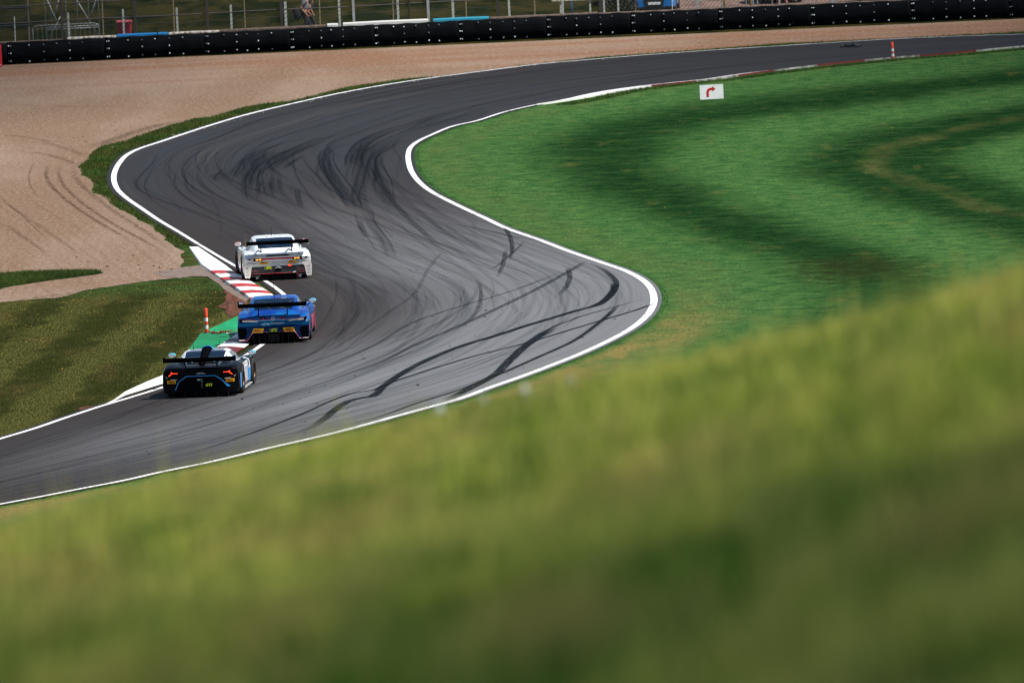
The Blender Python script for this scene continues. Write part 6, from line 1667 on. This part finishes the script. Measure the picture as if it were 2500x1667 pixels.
# brown service road behind the barrier on the right, dark bush beside the blue car
t = NT("service_road"); n_ = t.noise(t.coord('Object', (1, .3, 1)), 1.2, 6, .65); t.bsdf(t.mix(t.ramp(n_, .35, .65), (.115, .068, .052), (.19, .125, .10)), .9, spec=.15)
sheet("service_road", pz([(1650, 36), (1656, 5), (1700, -20), (2600, -70), (2600, -45), (2010, 9), (1985, 19), (1975, 25)]), .392, t.m)
t = NT("pale_kerb"); t.bsdf((.4, .34, .28), .9); sheet("road_edge", pz([(1706, 4), (1900, -4), (1900, -6), (1706, 1.5)]), .41, t.m)
def bush(px, py, w, h, n, label, seed, mat):
    q = G(px, py, .38); e = empty("bush", (q.x, q.y, .36)); tag(e, label, "bush"); r = random.Random(seed); mb = MB()
    for k in range(9):
        a = r.uniform(0, 6.28); rad = r.uniform(.1, .7) * w; mb.tube([(0, 0, 0), (rad * .4 * math.cos(a), rad * .4 * math.sin(a), h * .4), (rad * math.cos(a), rad * math.sin(a), h * r.uniform(.6, .9))], [.03, .02, .006], 5)
    mb.build("stems", [simple("bush_stem%d" % seed, (.05, .035, .02), .9)], e)
    mb = MB()
    for k in range(n):
        a = r.uniform(0, 6.28); zz = r.uniform(.02, 1); rad = w * (1 - (zz * .9) ** 2.2) ** .5 * r.uniform(.3, 1) * (1 + .25 * math.sin(a * 3 + seed)); c = Vector((rad * math.cos(a), rad * math.sin(a) * .8, zz * h))
        u = Vector((r.gauss(0, 1), r.gauss(0, 1), r.gauss(0, .6))).normalized(); v = u.cross(Vector((r.gauss(0, 1), r.gauss(0, 1), r.gauss(0, 1)))).normalized(); s = r.uniform(.03, .07)
        mb.add([c - u * s, c + v * s * .5, c + u * s, c - v * s * .5], [(0, 1, 2, 3)])
    mb.build("foliage", [mat], e, fix=False)
M_DLEAF = simple("dark_leaves", (.012, .018, .009), .8, var=.6, scale=3)
bush(1520, 40, .85, 1.6, 2600, "dark bush between the fence posts left of the blue parked car", 5, M_DLEAF)
bush(1468, 14, .5, .9, 900, "small dark bush at the top edge left of the larger dark bush", 6, M_DLEAF)

# ------------------------------------------------------------------ people
def skin_mesh(name, verts, edges, radii, mats, parent, sub=1, root=0):
    me = bpy.data.meshes.new(name + "_cage"); me.from_pydata(verts, edges, [])
    o = bpy.data.objects.new(name, me); COL.objects.link(o)
    sk = o.modifiers.new("skin", 'SKIN'); sk.use_smooth_shade = True; sk.branch_smoothing = .4
    lay = me.skin_vertices[0].data
    for i, r_ in enumerate(radii): lay[i].radius = (r_, r_) if np.isscalar(r_) else r_
    for i in range(len(verts)): lay[i].use_root = (i == root)
    ss = o.modifiers.new("sub", 'SUBSURF'); ss.levels = sub; ss.render_levels = sub
    dg = bpy.context.evaluated_depsgraph_get(); dg.update()
    m2 = bpy.data.meshes.new_from_object(o.evaluated_get(dg)); bpy.data.objects.remove(o); m2.name = name
    m2.materials.clear()
    return link(name, m2, mats, parent, smooth=True)

M_SKIN = simple("skin", (.42, .19, .12), .55); M_HAIR = simple("hair", (.05, .03, .02), .8)
def person(loc, rz, label, shirt, trousers, cap, pose, scale=1.0, sleeves=True):
    """Local frame: +x is the walking direction, +y to the left. pose gives the joints of both arms and legs."""
    e = empty("person", loc, rz); tag(e, label, "person"); e.scale = (scale,) * 3
    V = [(0, 0, .96), (.01, 0, 1.14), (.03, 0, 1.32), (.05, 0, 1.44), (.075, 0, 1.53), (.10, 0, 1.60), (.115, 0, 1.68), (.11, 0, 1.745)]
    Rr = [(.13, .15), (.115, .14), (.12, .165), (.075, .12), (.052, .052), (.078, .07), (.098, .080), (.06, .055)]
    E = [(i, i + 1) for i in range(7)]
    V.append((.215, 0, 1.655)); Rr.append((.018, .016)); E.append((6, 8))                     # nose
    for s in (-1, 1): V.append((.10, s * .088, 1.665)); Rr.append((.016, .02)); E.append((6, len(V) - 1))   # ears
    for s, arm in ((1, pose['armL']), (-1, pose['armR'])):
        b = len(V); V += [(.04, s * .19, 1.40)] + list(arm)
        Rr += [.062, .042, .032, .030]; E += [(3, b), (b, b + 1), (b + 1, b + 2), (b + 2, b + 3)]
        h = Vector(arm[2]); d = (h - Vector(arm[1])).normalized(); side = d.cross(Vector((0, 1, 0))).normalized()
        for k, (sp_, ln) in enumerate(((-.032, .075), (-.011, .085), (.011, .082), (.032, .066))):
            c0 = h + side * sp_ + d * .02; i0 = len(V)
            V += [tuple(c0 + d * ln * .5), tuple(c0 + d * ln * .95 + Vector((0, -s * .015, 0)))]; Rr += [.010, .008]; E += [(b + 3, i0), (i0, i0 + 1)]
        i0 = len(V); V += [tuple(h - side * .05 + d * .01), tuple(h - side * .062 + d * .05)]; Rr += [.012, .009]; E += [(b + 3, i0), (i0, i0 + 1)]
    for s, leg in ((1, pose['legL']), (-1, pose['legR'])):
        b = len(V); V += [(0, s * .095, .90)] + list(leg); Rr += [.09, .058, .045, .04, .03]; E += [(0, b), (b, b + 1), (b + 1, b + 2), (b + 2, b + 3), (b + 3, b + 4)]
    skin_mesh("body", V, E, Rr, [M_SKIN], e)
    v = [(0, 0, .97), (.01, 0, 1.14), (.03, 0, 1.32), (.05, 0, 1.43)]; rr_ = [(.15, .175), (.137, .165), (.142, .185), (.085, .14)]; ed = [(0, 1), (1, 2), (2, 3)]
    for s, arm in ((1, pose['armL']), (-1, pose['armR'])):
        b = len(v); m_ = Vector((.04, s * .19, 1.40)).lerp(Vector(arm[0]), .75); v += [(.04, s * .19, 1.395), tuple(m_)]; rr_ += [.08, .066]; ed += [(3, b), (b, b + 1)]
    skin_mesh("shirt", v, ed, rr_, [shirt], e)
    v = [(0, 0, .98)]; rr_ = [(.14, .16)]; ed = []
    for s, leg in ((1, pose['legL']), (-1, pose['legR'])):
        b = len(v); v += [(0, s * .095, .88), leg[0], leg[1]]; rr_ += [.105, .078, .062]; ed += [(0, b), (b, b + 1), (b + 1, b + 2)]
    skin_mesh("trousers", v, ed, rr_, [trousers], e)
    for s, leg in ((1, pose['legL']), (-1, pose['legR'])):
        skin_mesh("shoe", [leg[1], leg[2], leg[3]], [(0, 1), (1, 2)], [.05, .052, .038], [simple("shoe_%d%s" % (s, label[:3]), (.02, .02, .02), .6)], e)
    if cap:
        mb = MB(); vs = []
        for i in range(6):
            f = i / 5 * math.pi / 2; 
            for k in range(16): a = 2 * math.pi * k / 16; vs.append((.11 + .118 * math.cos(f) * math.cos(a), .098 * math.cos(f) * math.sin(a), 1.695 + .09 * math.sin(f)))
        mb.add(vs, [(i * 16 + k, i * 16 + (k + 1) % 16, (i + 1) * 16 + (k + 1) % 16, (i + 1) * 16 + k) for i in range(5) for k in range(16)])
        mb.add([(.16, -.075, 1.70), (.29, -.055, 1.685), (.31, 0, 1.682), (.29, .055, 1.685), (.16, .075, 1.70), (.16, 0, 1.715)], [(0, 1, 2, 3, 4, 5)])
        o = mb.build("cap", [cap], e, smooth=True)
    return e
walk1 = dict(armL=[(-.05, .26, 1.14), (.10, .25, .92), (.14, .25, .86)], armR=[(-.12, -.26, 1.14), (.08, -.26, .90), (.13, -.26, .84)],
             legL=[(.14, .10, .50), (.10, .10, .09), (.10, .10, .045), (.25, .10, .03)], legR=[(.05, -.10, .49), (-.22, -.10, .16), (-.25, -.10, .10), (-.14, -.10, .04)])
walk2 = dict(armL=[(-.02, .26, 1.14), (.08, .26, .90), (.10, .26, .83)], armR=[(.03, -.26, 1.14), (.13, -.25, .90), (.15, -.25, .83)],
             legL=[(.02, .10, .49), (-.18, .10, .13), (-.21, .10, .07), (-.09, .10, .03)], legR=[(.16, -.10, .50), (.24, -.10, .10), (.24, -.10, .05), (.39, -.10, .03)])
M_TG = simple("grey_shirt", (.17, .18, .20), .85); M_TB = simple("black_shirt", (.012, .013, .018), .85); M_TR = simple("black_trousers", (.008, .010, .014), .85)
def stand(px, off, z_top_px, H=1.78):
    p = bx_at(px, off, 1.0); return Vector((p[0], p[1], 0))
pa = stand(746, 3.0, 0); pb = stand(757, 3.7, 0)
sc_ = 1.07; pa.z = pb.z = .38
person(pa, R(-10), "person in grey T-shirt and pale cap walking behind the barrier, left of two", M_TG, M_TR, simple("pale_cap", (.55, .55, .52), .8), walk1, sc_)
person(pb, R(-4), "person in black T-shirt and red cap walking behind the barrier, right of two", M_TB, M_TR, simple("red_cap", (.28, .03, .03), .8), walk2, sc_)
mb = MB(); vs = []
for (z, w, d_) in ((.62, .05, .03), (.66, .13, .07), (.80, .17, .09), (.96, .16, .09), (1.10, .09, .06), (1.13, .03, .03)):
    for k in range(14): a = 2 * math.pi * k / 14; vs.append((w * math.cos(a) * (1 + .12 * math.sin(3 * a + z * 9)), d_ * math.sin(a), z))
mb.add(vs, [(i * 14 + k, i * 14 + (k + 1) % 14, (i + 1) * 14 + (k + 1) % 14, (i + 1) * 14 + k) for i in range(5) for k in range(14)])
o = mb.build("bag", [M_TB], smooth=True); o.location = (pa.x - .22, pa.y - .22, .52); o.rotation_euler = (0, R(-8), 0); tag(o, "dark shoulder bag slung behind the left walker in the grey T-shirt", "bag")
pr = G(1912, 15, .38)
person(Vector((pr.x, pr.y, .38)), R(175), "person in red overalls standing in front of the black van, cut by the top edge", simple("red_jacket", (.50, .012, .02), .7), simple("red_overalls", (.50, .012, .02), .7), None, walk2, 1.0)

# ------------------------------------------------------------------ made-up clouds out of view, added to shade the bank and picture edges
t = NT("shade_cloud_white"); n_ = t.noise(t.coord('Object', (.01, .01, .02)), 1, 5, .6)
t.bsdf(t.mix(n_, (.75, .76, .78), (.9, .9, .9)), 1.0, spec=0); M_SHADE_CLOUD = t.m
def shade_cloud(gx, gy, rx, ry, ground, alt, seed):
    c = Vector((gx, gy, ground)) + sd * ((alt - ground) / sd.z)
    bm = bmesh.new(); bmesh.ops.create_icosphere(bm, subdivisions=5, radius=1)
    for v in bm.verts:
        n_ = 1 + .10 * noise.noise(v.co * 2.2 + Vector((seed, 0, 0))) + .07 * noise.noise(v.co * 5 + Vector((0, seed, 0)))
        z = v.co.z * (16 if v.co.z > 0 else 7) * (1 + .5 * noise.noise(v.co * 4 + Vector((seed, 3, 0))))
        v.co = Vector((v.co.x * rx * n_, v.co.y * ry * n_, z))
    me = bpy.data.meshes.new("shade_cloud"); bm.to_mesh(me); bm.free()
    o = link("shade_cloud", me, M_SHADE_CLOUD, smooth=True); o.location = c; o['kind'] = 'structure'
shade_cloud(0, 26.0 - 105, 190, 105, 22.5, 390, 3)
shade_cloud(23 + 90, 410, 90, 120, 0, 380, 8)
shade_cloud(-20 - 80, 455, 80, 75, 0, 370, 5)
